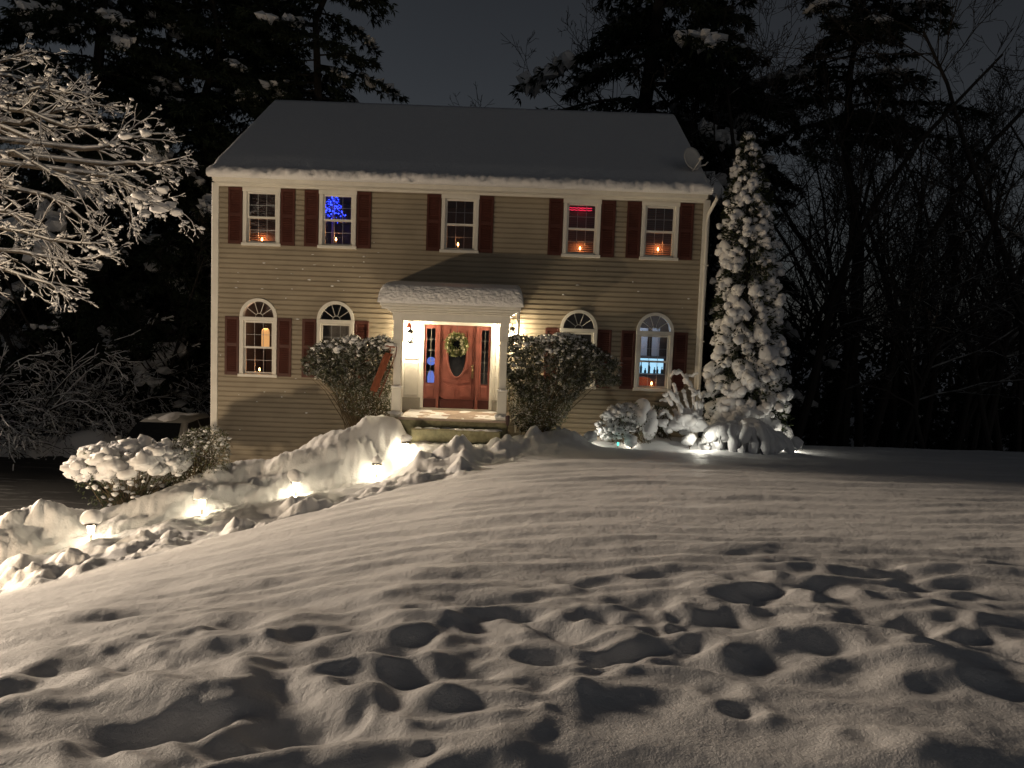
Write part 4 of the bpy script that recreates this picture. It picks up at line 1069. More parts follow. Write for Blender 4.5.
# tall columnar conifer with snow clumps
YT = 18.3
def tree_profile(py): return np.interp(py, [132, 150, 175, 200, 250, 300, 350, 400, 430, 446], [2, 8, 14, 19, 23, 27, 31, 34, 35, 30])
def tree_axis(py): return np.interp(py, [132, 446], [749, 745])
bp = at(745, 448, YT); bp.z = Hs(bp.x, bp.y) - .1
t = thing('columnar_conifer', 'tall narrow conifer loaded with clumps of snow at the corner of the house', 'tree', bp, None)
tp = at(749, 138, YT); MB().tube([bp, bp.lerp(tp, .5), tp], [.14, .08, .015], 8).build('trunk', BARKDARK, t)
n = 15000; py = 134 + (446 - 134) * rng.uniform(0, 1, n) ** .8; a = rng.uniform(0, 2 * math.pi, n); rr = tree_profile(py) * rng.uniform(.35, 1.05, n) ** .5 * (1 + .22 * np.sin(a * 3 + py * .11) * np.sin(py * .17 + a))
rr = rr / FPX * YT; A = np.array([at(u, v, YT)[:] for u, v in zip(tree_axis(py), py)])
P = A + np.stack([rr * np.cos(a), rr * np.sin(a), 0 * a], 1)
V, Fc = leafquads(P, np.stack([np.cos(a), np.sin(a), rng.uniform(-.9, .6, n)], 1) + rng.normal(size=(n, 3)) * .35, rng.uniform(.07, .17, n), rng.uniform(.025, .06, n))
CONF = mat('conifer_spray', (.030, .040, .018), .75, var=.4, vscale=4)
np_obj('crown', [(V, Fc)], CONF, t)
n2 = 2600; k = rng.integers(0, n, n2); V, Fc = leafquads(P[k], np.stack([np.cos(a[k]), np.sin(a[k]), 0 * a[k] - .1], 1) + rng.normal(size=(n2, 3)) * .3, rng.uniform(.05, .11, n2), .035)
np_obj('frosted_sprays', [(V, Fc)], LEAFSN, t)
b = MB()
for k in range(760):
    v = 134 + 305 * R_.random(); aa = R_.uniform(0, 6.283); pr = float(tree_profile(v)) / FPX * YT
    big = .07 + .13 * (v - 130) / 310
    s = R_.uniform(.4, 1.0) ** 1.5 * big * 1.2 + .012
    r = pr * R_.uniform(.72, 1.04); c = at(float(tree_axis(v)), v, YT)
    # leave gaps: no clump where the noise says the branch shed its snow
    if math.sin(aa * 2.3 + v * .09) + math.sin(v * .23 - aa * 1.7) < -1.35: continue
    c = c + Vector((r * math.cos(aa), r * math.sin(aa), 0))
    b.blob(tuple(c), (s, s, s * R_.uniform(.85, 1.25)), .3, 2)
    if s > .1:
        for _ in range(2): b.blob(tuple(c + Vector((math.cos(aa), math.sin(aa), -.9)) * s * .7 + Vector((R_.gauss(0, s * .5), R_.gauss(0, s * .5), 0))), (s * .55, s * .55, s * .55), .35, 2)
b.build('snow_clumps', SNOW, t)

# wooden sled leaning in the porch shrub
t0, t1 = at(391, 347, 16.95), at(373, 393, 16.75); t = thing('wooden_sled', 'old red brown wooden sled leaning upright against the shrub by the porch post', 'sled', t1)
ax = (t0 - t1); Ls = ax.length; ax.normalize(); sd = Vector((.55, -.75, 0)); sd = (sd - ax * sd.dot(ax)).normalized(); nm = ax.cross(sd)
if nm.y > 0: nm = -nm
sw = mat('sled_wood', (.30, .10, .055), .6, var=.3, vscale=9)
def obox(b, o, A, B, Cc, la, lb, lc):
    V = [o + A * (la[i]) + B * (lb[j]) + Cc * (lc[k]) for k in (0, 1) for j in (0, 1) for i in (0, 1)]
    b.add([tuple(v) for v in V], [(0, 2, 3, 1), (4, 5, 7, 6), (0, 1, 5, 4), (2, 6, 7, 3), (0, 4, 6, 2), (1, 3, 7, 5)])
b = MB()
for k in range(4): obox(b, t1, ax, sd, nm, (.04, Ls - .12 - .05 * abs(k - 1.5)), (-.16 + k * .082, -.16 + k * .082 + .07), (0, .018))
b.build('deck', sw, t)
b = MB()
for q in (.15, .5, .82): obox(b, t1, ax, sd, nm, (Ls * q, Ls * q + .05), (-.17, .17), (-.022, -.002))
b.build('cross_bar', sw, t)
for s in (-1, 1):
    b = MB(); o = t1 + sd * (.15 * s) - nm * .1
    b.tube([o - ax * .05, o + ax * Ls * .5, o + ax * (Ls - .12), o + ax * (Ls + .02) + nm * .04, o + ax * (Ls + .06) + nm * .1], .012, 6); b.build('runner', mat('sled_iron', (.16, .05, .03), .5, metal=.3), t)
b = MB(); b.tube([t0 - sd * .22 + nm * .03, t0 + sd * .22 + nm * .03], .018, 6); b.build('steering_bar', sw, t)
b = MB()
for k in range(7): b.blob(tuple(t0 + sd * R_.uniform(-.2, .2) + Vector((0, 0, .05))), (R_.uniform(.04, .07), .05, R_.uniform(.03, .05)), .3, 2)
b.build('snow_cap', SNOW, t)

# ------------------------------------------------------------------ path and garden lights
lmetal = mat('path_light_metal', (.12, .10, .08), .4, metal=.7)
lglow = mat('path_light_glow', (1, .9, .75), .4, emit=(1, .84, .58), estr=45)
PL = [(91, 527, 12.45, 'under a round snow ball at the foot of the path'), (202, 502, 13.45, 'second along the path, by the twiggy hedge'), (296, 484, 14.35, 'midway along the path, against the snowbank'),
      (377, 466, 15.25, 'at the bend of the snowbank just before the steps'), (406, 445, 15.98, 'tucked into the snowbank beside the porch steps')]
PPOW = [5, 5, 7, 10, 15]
PATHCOL = (1, .86, .60)
for (px, py, Y, w), pw in zip(PL, PPOW):
    p = at(px, py, Y); gz_ = Hs(p.x, Y); 
    t = thing('path_light', 'glowing path light ' + w, 'path light', (p.x, Y, gz_), group='path lights along the walkway')
    top = gz_ + .33
    MB().tube([(p.x, Y, gz_ - .1), (p.x, Y, top - .1)], .014, 6).build('post', lmetal, t)
    MB().lathe((p.x, Y, top), [(.11, -.045), (.105, -.03), (.03, .02), (.01, .03)], 14).build('cap', lmetal, t)
    MB().lathe((p.x, Y, top), [(.03, -.20), (.05, -.17), (.055, -.07), (.03, -.045)], 10).build('bulb', lglow, t)
    b = MB(); q = .145 if py > 470 else .10
    b.blob((p.x, Y, top + q * .42), (q * 1.05, q * 1.05, q * .95), .16, 3, flat=.75); b.build('snow_cap', SNOW, t)
    lamp('path_light_glow', (p.x, Y - .06, top - .20), pw, PATHCOL, .05, t)
GCOL = (1, .95, .80)
GL = [(590, 447, 16.9, 'low in the bed beside the broad green shrub', 5), (690, 439, 17.05, 'under a snow knob below the bent stalks', 13), (632, 432, 17.1, 'glowing inside the small hooded bush', 1.5), (793, 455, 16.9, 'behind the draped shrub, spilling light onto the lawn', 7)]
for px, py, Y, w, pw in GL:
    p = at(px, py, Y); gz_ = Hs(p.x, Y); t = thing('garden_light', 'small garden spotlight ' + w, 'garden light', (p.x, Y, gz_), group='garden lights in the planting bed')
    MB().tube([(p.x, Y, gz_ - .1), (p.x, Y, gz_ + .10)], .012, 6).build('stake', lmetal, t)
    b = MB(); b.tube([(p.x, Y - .06, gz_ + .10), (p.x, Y + .07, gz_ + .13)], [.045, .055], 10); b.build('housing', lmetal, t)
    MB().blob((p.x, Y + .08, gz_ + .135), (.035, .012, .035), 0, 2).build('lens', lglow, t)
    b = MB()
    for k in range(4): b.blob((p.x + R_.uniform(-.06, .06), Y - .02 + R_.uniform(-.05, .03), gz_ + .16 + .03 * k), (.13, .12, .10), .25, 2)
    b.build('snow_cap', SNOW, t)
    lamp('garden_light_glow', (p.x + (.12 if px == 690 else 0), Y + (-.5 if px == 690 else .16), gz_ + (.3 if px == 690 else .17)), pw, GCOL, .04, t)  # lamp below the stalks is set off its housing to brighten the draped shrub
p = at(618, 444, 16.95); gz_ = Hs(p.x, p.y); t = thing('solar_stake_light', 'tiny teal green stake light poking out of the snow in the bed', 'stake light', (p.x, p.y, gz_))
MB().tube([(p.x, p.y, gz_ - .1), (p.x, p.y, p.z - .02)], .01, 6).build('stake', lmetal, t)
MB().blob((p.x, p.y, p.z), (.028, .028, .045), .05, 2).build('bulb', mat('teal_led', (.1, .6, .5), .3, emit=(.12, .75, .6), estr=1.6), t)
lamp('teal_glow', (p.x, p.y - .05, p.z + .02), .06, (.3, 1, .85), .03, t)
# fixture left of the right porch post
p = at(507.5, 420, 16.75); g0 = at(507.5, 432, 16.75).z; t = thing('porch_post_light', 'small dark unlit garden light at the foot of the right porch post', 'garden light', (p.x, p.y, g0 - .2))
MB().tube([(p.x, p.y, g0 - .25), (p.x, p.y, p.z)], .012, 6).build('stake', lmetal, t)
MB().lathe(p, [(.03, -.12), (.045, 0), (.05, .08), (.02, .1)], 10).build('shade', mat('purple_brown_metal', (.10, .06, .06), .5), t)

# ------------------------------------------------------------------ car behind the boxwood
cx_, cy0, gz_ = -9.0, 17.9, -4.42; KZ = 1.2
t = thing('parked_car', 'snow dusted pale car parked on the driveway behind the snow capped boxwood', 'car', (cx_, cy0 + 2.2, gz_))
paint = mat('silver_car_paint', (.30, .30, .29), .35, spec=.5); cglass = mat('dark_car_glass', (.008, .009, .01), .08, spec=.5)
def loft(secs, close=True):     # secs: list of (y, [(x,z)...]) half outlines mirrored
    b = MB(); rings = []
    for y, pts in secs:
        full = [(x, y, z) for x, z in pts] + [(-x, y, z) for x, z in pts[::-1]]
        rings.append(full)
    n = len(rings[0]); V = [(cx_ + x, cy0 + y, gz_ + z * KZ) for r in rings for x, y, z in r]
    Fc = [(i * n + j, i * n + (j + 1) % n, (i + 1) * n + (j + 1) % n, (i + 1) * n + j) for i in range(len(rings) - 1) for j in range(n)]
    Fc += [tuple(range(n))[::-1], tuple((len(rings) - 1) * n + j for j in range(n))]
    b.add(V, Fc, 0, True); return b
def sec(w, zt): return [(w * .80, .22), (w, .34), (w * 1.0, .60), (w * .97, zt - .05), (w * .86, zt)]
loft([(0, sec(.66, .66)), (.12, sec(.78, .74)), (.5, sec(.86, .84)), (1.2, sec(.88, .94)), (2.4, sec(.89, .97)), (3.6, sec(.88, .98)), (4.25, sec(.82, .95)), (4.45, sec(.72, .8))]).build('body', paint, t)
def cab(w, wt, zb_, zt_): return [(w, zb_), (w * .97, zb_ + (zt_ - zb_) * .4), (wt, zt_ - .06), (wt * .84, zt_)]
cabin = loft([(1.05, cab(.78, .74, .93, .97)), (1.78, cab(.80, .60, .95, 1.40)), (2.5, cab(.81, .62, .95, 1.46)), (3.4, cab(.80, .60, .95, 1.43)), (4.1, cab(.76, .68, .93, 1.0))]).build('cabin', paint, t)
def quadpart(name, pts, m, par, th=.012):
    b = MB(); V = [Vector(p) for p in pts]; nrm = (V[1] - V[0]).cross(V[-1] - V[0]).normalized()
    W = V + [v - nrm * th for v in V]; n = len(V)
    b.add([(cx_ + v.x, cy0 + v.y, gz_ + v.z * KZ) for v in W], [tuple(range(n)), tuple(range(2 * n - 1, n - 1, -1))] + [(i, n + i, n + (i + 1) % n, (i + 1) % n) for i in range(n)]); return b.build(name, m, par)
quadpart('windshield', [(-.70, 1.08, .99), (.70, 1.08, .99), (.545, 1.70, 1.375), (-.545, 1.70, 1.375)], cglass, t)
for s in (-1, 1):
    P = [(s * .83, 1.45, 1.0), (s * .84, 2.45, 1.0), (s * .665, 2.42, 1.38), (s * .655, 1.9, 1.36)]; Q = [(s * .84, 2.52, 1.0), (s * .82, 3.6, 1.0), (s * .66, 3.25, 1.36), (s * .665, 2.5, 1.385)]
    for q in (P, Q): quadpart('side_window', q if s > 0 else q[::-1], cglass, t)
    b = MB(); b.blob((cx_ + s * .98, cy0 + 1.55, gz_ + 1.02 * KZ), (.1, .06, .07), .05, 2); b.build('side_mirror', paint, t)
    b = MB(); b.blob((cx_ + s * .6, cy0 + .08, gz_ + .66), (.16, .07, .07), .02, 2); b.build('headlight', mat('unlit_headlight', (.5, .5, .5), .1), t)
    for y in (.8, 3.55):
        b = MB(); b.tube([(cx_ + s * .72, cy0 + y, gz_ + .32), (cx_ + s * .9, cy0 + y, gz_ + .32)], .32, 20); wh = b.build('wheel', mat('tyre_rubber', (.02, .02, .02), .8), t)
        b = MB(); b.tube([(cx_ + s * .9, cy0 + y, gz_ + .32), (cx_ + s * .91, cy0 + y, gz_ + .32)], .2, 14); b.build('rim', paint, wh)
b = MB(); b.box(cx_ - .45, cx_ + .45, cy0 - .04, cy0 + .05, gz_ + .5, gz_ + .62); b.build('grille', blackm, t)
b = MB()
nx, ny = 24, 34; V = []
for i in range(nx):
    for j in range(ny):
        u = -1 + 2 * i / (nx - 1); v = j / (ny - 1); y = 1.72 + 1.85 * v; e = (1 - u ** 6) * (1 - abs(2 * v - 1) ** 8)
        V.append((cx_ + u * .6, cy0 + y, gz_ + 1.36 * KZ + .09 * (1 - (2 * v - 1) ** 2) + .05 * e ** .5 + .02 * math.sin(7 * u + 5 * v) * e - .06 * u * u))
b.add(V, [(i * ny + j, (i + 1) * ny + j, (i + 1) * ny + j + 1, i * ny + j + 1) for i in range(nx - 1) for j in range(ny - 1)], 0, True); b.build('roof_snow', SNOW, t)
b = MB()
for k in range(26): b.blob((cx_ + R_.uniform(-.65, .65), cy0 + R_.uniform(.35, 1.0), gz_ + .93 * KZ), (R_.uniform(.1, .22), R_.uniform(.1, .2), .05), .2, 2)
b.build('hood_snow', SNOW, t)
# ------------------------------------------------------------------ trees
def grow(starts, rs, levels, kids, wander=.18, up=.06, shrink=.72, rmin=.004, nseg=(5, 4, 4, 3), ang=(.5, 1.0), lenr=(.35, .65), tropism=None):
    """starts: list of (pos, dir, length, radius). returns arrays of segments with level"""
    A = []; B = []; ra = []; rb = []; LV = []
    stack = [(Vector(p), Vector(d).normalized(), L, r, 0) for p, d, L, r in starts]
    while stack:
        p, d, L, r, lv = stack.pop(); k = nseg[min(lv, len(nseg) - 1)]; st = L / k; pts = [p]; dirs = [d]; rad = [r]
        for i in range(k):
            d = (d + Vector((rs.gauss(0, wander), rs.gauss(0, wander), rs.gauss(0, wander) + (up if tropism is None else tropism[min(lv, len(tropism) - 1)])))).normalized()
            q = p + d * st; r2 = max(rmin, r * (1 - .75 * (i + 1) / k)) if lv else max(rmin, r * (1 - .8 * (i + 1) / k))
            A.append(p[:]); B.append(q[:]); ra.append(rad[-1]); rb.append(r2); LV.append(lv)
            p = q; pts.append(p); dirs.append(d); rad.append(r2)
        if lv < levels:
            n = kids[lv]; n = max(1, int(n * rs.uniform(.75, 1.25)))
            for j in range(n):
                t = rs.uniform(.22 if lv else .28, 1.0); i = min(k - 1, int(t * k)); f = t * k - i
                q = pts[i].lerp(pts[i + 1], f); dd = dirs[i + 1]
                side = Vector((rs.gauss(0, 1), rs.gauss(0, 1), rs.gauss(0, 1))); side = (side - dd * side.dot(dd)).normalized()
                a = rs.uniform(*ang); nd = dd * math.cos(a) + side * math.sin(a)
                stack.append((q, nd, L * rs.uniform(*lenr) * (1.1 - .5 * t), max(rmin, (rad[i] + (rad[i + 1] - rad[i]) * f) * shrink * .75), lv + 1))
    return [np.array(v) for v in (A, B, ra, rb, LV)]

def bare_tree_mesh(seed, h, kids=(13, 7, 5, 3)):
    rs = random.Random(seed); A, B, ra, rb, LV = grow([(Vector((0, 0, -.5)), Vector((rs.gauss(0, .05), rs.gauss(0, .05), 1)), h, h * .0115)], rs, 4, kids, wander=.13, up=.07, nseg=(9, 6, 4, 3, 2), ang=(.45, 1.05), lenr=(.30, .58), rmin=.009)
    m = LV == 0
    v0 = segs(A[m], B[m], ra[m], rb[m], 8); v1 = segs(A[~m], B[~m], ra[~m], rb[~m], 3)
    return v0, v1

def np_mesh(name, VF, m):
    o = mesh_np(name, VF[0], VF[1], m); me = o.data; bpy.data.objects.remove(o); return me

BARKNIGHT = snow_topped('night_bark', (.035, .030, .026), snow=.5, lo=.55, hi=.95)
BT = []
for s, h in ((1, 15), (2, 17), (3, 14), (4, 16), (5, 12)):
    v0, v1 = bare_tree_mesh(s, h); BT.append((np_mesh('trunk', v0, BARKNIGHT), np_mesh('crown', v1, BARKNIGHT)))
def put(mesh_pair, names, loc, rz, sc, name, label, cat, group):
    t = thing(name, label, cat, loc, group); t.rotation_euler = (0, 0, rz); t.scale = (sc, sc, sc)
    for me, n in zip(mesh_pair, names):
        o = bpy.data.objects.new(n, me); COL.objects.link(o); o.parent = t
    return t
def far_loc(px, Y):
    a, b_, c = ray(px, 330); x = a / b_ * Y; return Vector((x, Y, max(Hs(x, Y), -7.5) - .1))
LBL = 'bare dark deciduous tree in the night wood beyond the open lawn'
spots = [(735, 25, .95, 0), (780, 36, 1.15, 1), (835, 29, 1.0, 0), (875, 27, 1.0, 3), (905, 33, 1.1, 1), (930, 30, 1.05, 0), (955, 29, 1.0, 2), (975, 33, 1.1, 1), (995, 27, .95, 3), (1015, 32, 1.0, 0), (1035, 25, .9, 1), (790, 24, .8, 2), (850, 34, 1.15, 2), (1000, 36, 1.1, 2), (722, 27, 1.0, 0), (742, 33, 1.1, 1), (770, 30, .95, 2), (800, 26, .9, 3), (822, 35, 1.05, 0), (868, 31, .95, 1), (895, 25, .82, 4), (918, 28, .86, 2), (940, 34, .95, 3), (962, 26, .80, 0), (985, 30, .84, 1), (1005, 24, .72, 2), (1026, 28, .8, 3), (1050, 33, .9, 0), (1075, 27, .8, 4), (760, 40, 1.1, 4), (846, 42, 1.1, 3), (905, 41, 1.05, 1), (975, 44, 1.05, 2), (1020, 40, 1.0, 0), (880, 38, .95, 4), (936, 24, .7, 4), (1110, 30, .9, 2)]
for px, Y, sc, k in spots:
    put(BT[k], ('trunk', 'crown'), far_loc(px, Y), R_.uniform(0, 6.28), sc * R_.uniform(.92, 1.05), 'bare_tree', LBL, 'tree', 'bare trees beyond the lawn')
LBL2 = 'bare dark tree in the wood on the driveway side of the house'
for px, Y, sc, k in [(150, 27, .6, 4), (185, 30, .7, 2), (120, 33, .8, 0), (60, 30, .7, 3), (20, 27, .65, 1), (-40, 30, .8, 2), (205, 27, .5, 4), (90, 26, .55, 2)]:
    put(BT[k], ('trunk', 'crown'), far_loc(px, Y), R_.uniform(0, 6.28), sc, 'bare_tree', LBL2, 'tree', 'bare trees beside the driveway')

def pine_mesh(seed, h, crown0, rad, nb=95, tuft=34, snow=.5, dense=1.0, low_droop=.35):
    rs = random.Random(seed); rg = np.random.default_rng(seed)
    tr = [Vector((rs.gauss(0, .12) * k, rs.gauss(0, .12) * k, h * k / 7 - (.5 if k == 0 else 0))) for k in range(8)]
    A = []; B = []; ra = []; rb = []; LP = []; LD = []; SN = MB()
    for i in range(7): A.append(tr[i][:]); B.append(tr[i + 1][:]); ra.append(h * .016 * (1 - i / 7.6)); rb.append(h * .016 * (1 - (i + 1) / 7.6))
    nt = len(A)
    for k in range(nb):
        f = (k + rs.random()) / nb; z = h * (crown0 + (1 - crown0) * f); i = min(6, int(z / h * 7)); c = tr[i].lerp(tr[i + 1], z / h * 7 - i)
        L = rad * (1 - f) ** .62 * rs.uniform(.45, 1.15) + .35; az = rs.uniform(0, 6.283); d = Vector((math.cos(az), math.sin(az), .25 - low_droop * (1 - f)))
        p = c; n = 6; sg = L / n; pts = [p]
        for j in range(n):
            d = (d + Vector((rs.gauss(0, .1), rs.gauss(0, .1), -.10 + rs.gauss(0, .05)))).normalized(); q = p + d * sg
            A.append(p[:]); B.append(q[:]); r = .035 * L / 3 * (1 - j / n) + .01; ra.append(r); rb.append(r * .8); p = q; pts.append(q)
        side = Vector((-math.sin(az), math.cos(az), 0))
        nt_ = int(tuft * L / 2.5 * dense)
        for j in range(nt_):
            t = rs.uniform(.18, 1) ; i2 = min(n - 1, int(t * n)); c2 = pts[i2].lerp(pts[i2 + 1], t * n - i2)
            w = L * .26 * (1.15 - t * .7) * rs.uniform(-1, 1); c3 = c2 + side * w + Vector((0, 0, -abs(w) * .25 + rs.gauss(0, .05)))
            m = 7; dd = d * .8 + side * (w * .8) + Vector((0, 0, -.35))
            for _ in range(m): LP.append(c3[:]); LD.append((dd + Vector((rs.gauss(0, .6), rs.gauss(0, .6), rs.gauss(0, .5))))[:])
        if rs.random() < snow:
            m_ = rs.randint(5, 9); t0_ = rs.uniform(.35, .6)
            for j in range(m_):
                t = t0_ + (1 - t0_) * j / m_; i2 = min(n - 1, int(t * n)); c2 = pts[i2].lerp(pts[i2 + 1], t * n - i2); s = L * .055 * rs.uniform(.6, 1.3)
                for w_ in (-1, 0, 1):
                    if rs.random() < .7: SN.blob(tuple(c2 + side * (w_ * L * .06 + rs.gauss(0, L * .03)) + Vector((0, 0, .05 - abs(w_) * .06 + rs.gauss(0, .04)))), (s * rs.uniform(.7, 1.2), s * rs.uniform(.7, 1.2), s * rs.uniform(.5, 1.0)), .5, 1, seed=rs.randint(0, 9999))
    A, B, ra, rb = (np.array(v) for v in (A, B, ra, rb))
    P = np.array(LP); D = np.array(LD); V, Fc = leafquads(P, D, rg.uniform(.16, .36, len(P)), rg.uniform(.035, .075, len(P)))
    return (np_mesh('trunk', segs(A, B, ra, rb, 6), BARKDARK), np_mesh('crown', (V, Fc), NEEDLE), np_mesh('snow_patches', (np.concatenate(SN.v), np.array(SN.f)), SNOW))
PN = ('trunk', 'crown', 'snow_patches')
PA = pine_mesh(21, 21, .12, 5.8, 150, 62, .26, 1.1); PB = pine_mesh(22, 23, .10, 5.4, 150, 62, .3, 1.1, .5); PC = pine_mesh(23, 21, .60, 4.6, 60, 60, .2, 1.1, .05)
PL_ = [(95, 28, 1.0, PB, 'tall snow patched pine behind the bright snowy branches', 0), (205, 30, 1.0, PA, 'broad dark pine rising behind the roof corner farthest from the dish', 1.0), (312, 31, 1.0, PB, 'dark pine behind the roof whose boughs end against open sky, away from the satellite dish', 2.2),
       (30, 34, 1.0, PA, 'far dark pine mostly hidden behind the snowy branches of the near tree', 3.0), (632, 30, 1.22, PB, 'big drooping pine behind the roof peak near the satellite dish', .6), (705, 36, 1.05, PA, 'dark pine just behind the satellite dish', 4.0), (848, 29, 1.0, PC, 'high crowned pine with a bare lower trunk in the wood beyond the conifer', 2.0), (255, 38, 1.1, PA, 'far pine filling the gap between two pines over the roof', 5.0), (160, 40, 1.05, PB, 'far pine behind the twin dark pines above the driveway', 1.7)]
for px, Y, sc, M_, lb, rz in PL_: put(M_, PN, far_loc(px, Y), rz, sc, 'pine_tree', lb, 'tree', None)
# dark understory
PU = pine_mesh(25, 8, .02, 2.4, 70, 30, .12, 1.3, .4)
for k in range(26):
    px = 720 + k * 15 + R_.uniform(-8, 8); put(PU, PN, far_loc(px, R_.uniform(31, 46)), R_.uniform(0, 6.28), R_.uniform(.4, .7), 'young_hemlock', 'low dark hemlock filling the shade under the bare trees beyond the lawn', 'tree', 'hemlocks under the bare trees')
for k in range(16):
    px = -80 + k * 19 + R_.uniform(-8, 8); put(PU, PN, far_loc(px, R_.uniform(29, 40)), R_.uniform(0, 6.28), R_.uniform(.8, 1.2), 'young_hemlock', 'low dark hemlock filling the shade behind the driveway', 'tree', 'hemlocks behind the driveway')
# far wood as one mass
V = []; Fc = []; n = 0
tmp = [bare_tree_mesh(s, 15, (11, 6, 4, 1)) for s in (31, 32)]
for k in range(74):
    px = R_.uniform(-250, 1300); Y = R_.uniform(48, 75); p = far_loc(px, Y); a = R_.uniform(0, 6.28); s = R_.uniform(.75, 1.1); c_, s_ = math.cos(a) * s, math.sin(a) * s
    for v, f in tmp[k % 2]:
        q = np.stack([v[:, 0] * c_ - v[:, 1] * s_ + p.x, v[:, 0] * s_ + v[:, 1] * c_ + p.y, v[:, 2] * s + p.z], 1); V.append(q); Fc.append(f + n); n += len(q)
q = 26000; P = np.stack([rng.uniform(-60, 75, q), rng.uniform(44, 80, q), -6 + 7.5 * rng.uniform(0, 1, q) ** 1.3], 1); v, f = leafquads(P, rng.normal(size=(q, 3)) + np.array([0, 0, .5]), rng.uniform(.4, 1.1, q), .3); V.append(v); Fc.append(f + n)
o = mesh_np('far_woods', np.concatenate(V), np.concatenate(Fc), BARKDARK); tag(o, 'dark mass of distant woods closing the view behind everything', 'woods', kind='stuff')

# near snowy tree reaching in from beside the driveway
YT2 = 13.0
bp = Vector((-12.4, 9.8, Hs(-12.4, 9.8) - .2))
t = thing('snowy_tree', 'brightly lit spreading tree with every branch coated in snow at the picture edge', 'tree', bp)
rs = random.Random(77)
MB().tube([bp, bp + Vector((.1, 0, 2.6)), bp + Vector((.15, .1, 5)), bp + Vector((.0, .1, 7.4))], [.24, .19, .13, .05], 10).build('trunk', BARK, t)
limbs = [[(-190, 190), (-60, 140), (0, 126), (60, 148), (100, 168), (140, 190), (178, 211)], [(70, 155), (100, 148), (125, 138), (152, 134)], [(95, 168), (130, 163), (166, 163)], [(95, 168), (120, 182), (150, 205)],
         [(-190, 170), (-60, 112), (0, 96), (40, 88), (84, 94)], [(-190, 130), (-70, 82), (0, 62), (30, 52)], [(-190, 200), (-70, 158), (15, 152), (50, 172), (80, 182), (112, 200)], [(-190, 240), (-70, 200), (10, 212), (46, 232), (62, 262)],
         [(-190, 260), (-70, 235), (0, 228), (50, 240), (92, 244)], [(-190, 280), (-60, 250), (20, 252), (70, 262), (108, 252)], [(-190, 300), (-80, 262), (0, 268), (50, 284), (70, 300)], [(-150, 150), (-40, 108), (30, 112), (70, 128), (98, 126)], [(-190, 220), (-40, 180), (30, 192), (66, 205), (96, 226)], [(-190, 160), (-60, 70), (10, 76), (56, 84)], [(0, 126), (40, 118), (80, 108), (86, 98)]]
starts = []; A = []; B = []; ra = []; rb = []
for lm in limbs:
    dy = rs.uniform(-1.3, 1.0); P = [at(a, c, YT2 + dy * min(1, i / 3)) for i, (a, c) in enumerate(lm)]; Q = [P[0]]
    for i in range(len(P) - 1):
        m = P[i].lerp(P[i + 1], .5) + Vector((rs.gauss(0, .03), rs.gauss(0, .05), rs.gauss(0, .03))); Q += [m, P[i + 1]]
    Q[0] = Vector((bp.x + .1, bp.y, Q[0].z * .9 + .2))
    n = len(Q)
    for i in range(n - 1):
        r = .036 * (1 - i / n) + .008; A.append(Q[i][:]); B.append(Q[i + 1][:]); ra.append(r); rb.append(.036 * (1 - (i + 1) / n) + .008)
        d = (Q[i + 1] - Q[i]); 
        for _ in range(3):
            sd_ = Vector((rs.gauss(0, .3), rs.gauss(0, .6), rs.gauss(-.05, .42))); starts.append((Q[i].lerp(Q[i + 1], rs.random()), d.normalized() * 1.0 + sd_, rs.uniform(.35, 1.0) * (1.1 - .55 * i / n), r * .45))
A2, B2, ra2, rb2, LV2 = grow(starts, rs, 2, (4, 3), wander=.15, rmin=.0028, nseg=(4, 3, 2), ang=(.3, .7), lenr=(.35, .6), tropism=(-.03, -.06, -.08))
A, B, ra, rb = np.concatenate([np.array(A), A2]), np.concatenate([np.array(B), B2]), np.concatenate([np.array(ra), ra2]), np.concatenate([np.array(rb), rb2])
v, f = segs(A, B, ra, rb, 4); mesh_np('branches', v - np.array(bp), f, BARK, t)
# snow lying along the upper side of every branch
lift = (np.maximum(ra, rb) * .6 + .008)[:, None] * np.array([[0, 0, 1.]]); m = (rng.uniform(size=len(A)) < .68) | (np.arange(len(A)) < len(A) - len(A2))
s0 = np.clip(ra * .8 + .003, .005, .05); s1 = np.clip(rb * .8 + .003, .004, .05)
v, f = segs((A + lift)[m], (B + lift)[m], s0[m], s1[m], 5); o1 = mesh_np('branch_snow', v - np.array(bp), f, SNOW, t, None, True)
b = MB(); tipi = [i for i in range(len(A2)) if rng.uniform() < .075 and A2[i][0] > -10.6]
for i in tipi: s = R_.uniform(.012, .04); b.blob(tuple(B2[i] + np.array([0, 0, .02])), (s * 1.3, s, s * .8), .4, 1)
for px, py in ((170, 205), (176, 212), (160, 208), (150, 200), (164, 190), (158, 198), (140, 196), (132, 200), (146, 133), (126, 136), (158, 163), (150, 160), (141, 206), (145, 214), (110, 198), (105, 252), (92, 247)):
    s = R_.uniform(.06, .11); b.blob(tuple(at(px, py, YT2 + R_.uniform(-.3, .3))), (s * 1.3, s, s * .75), .4, 2)
b.build('snow_clumps', SNOW, t)

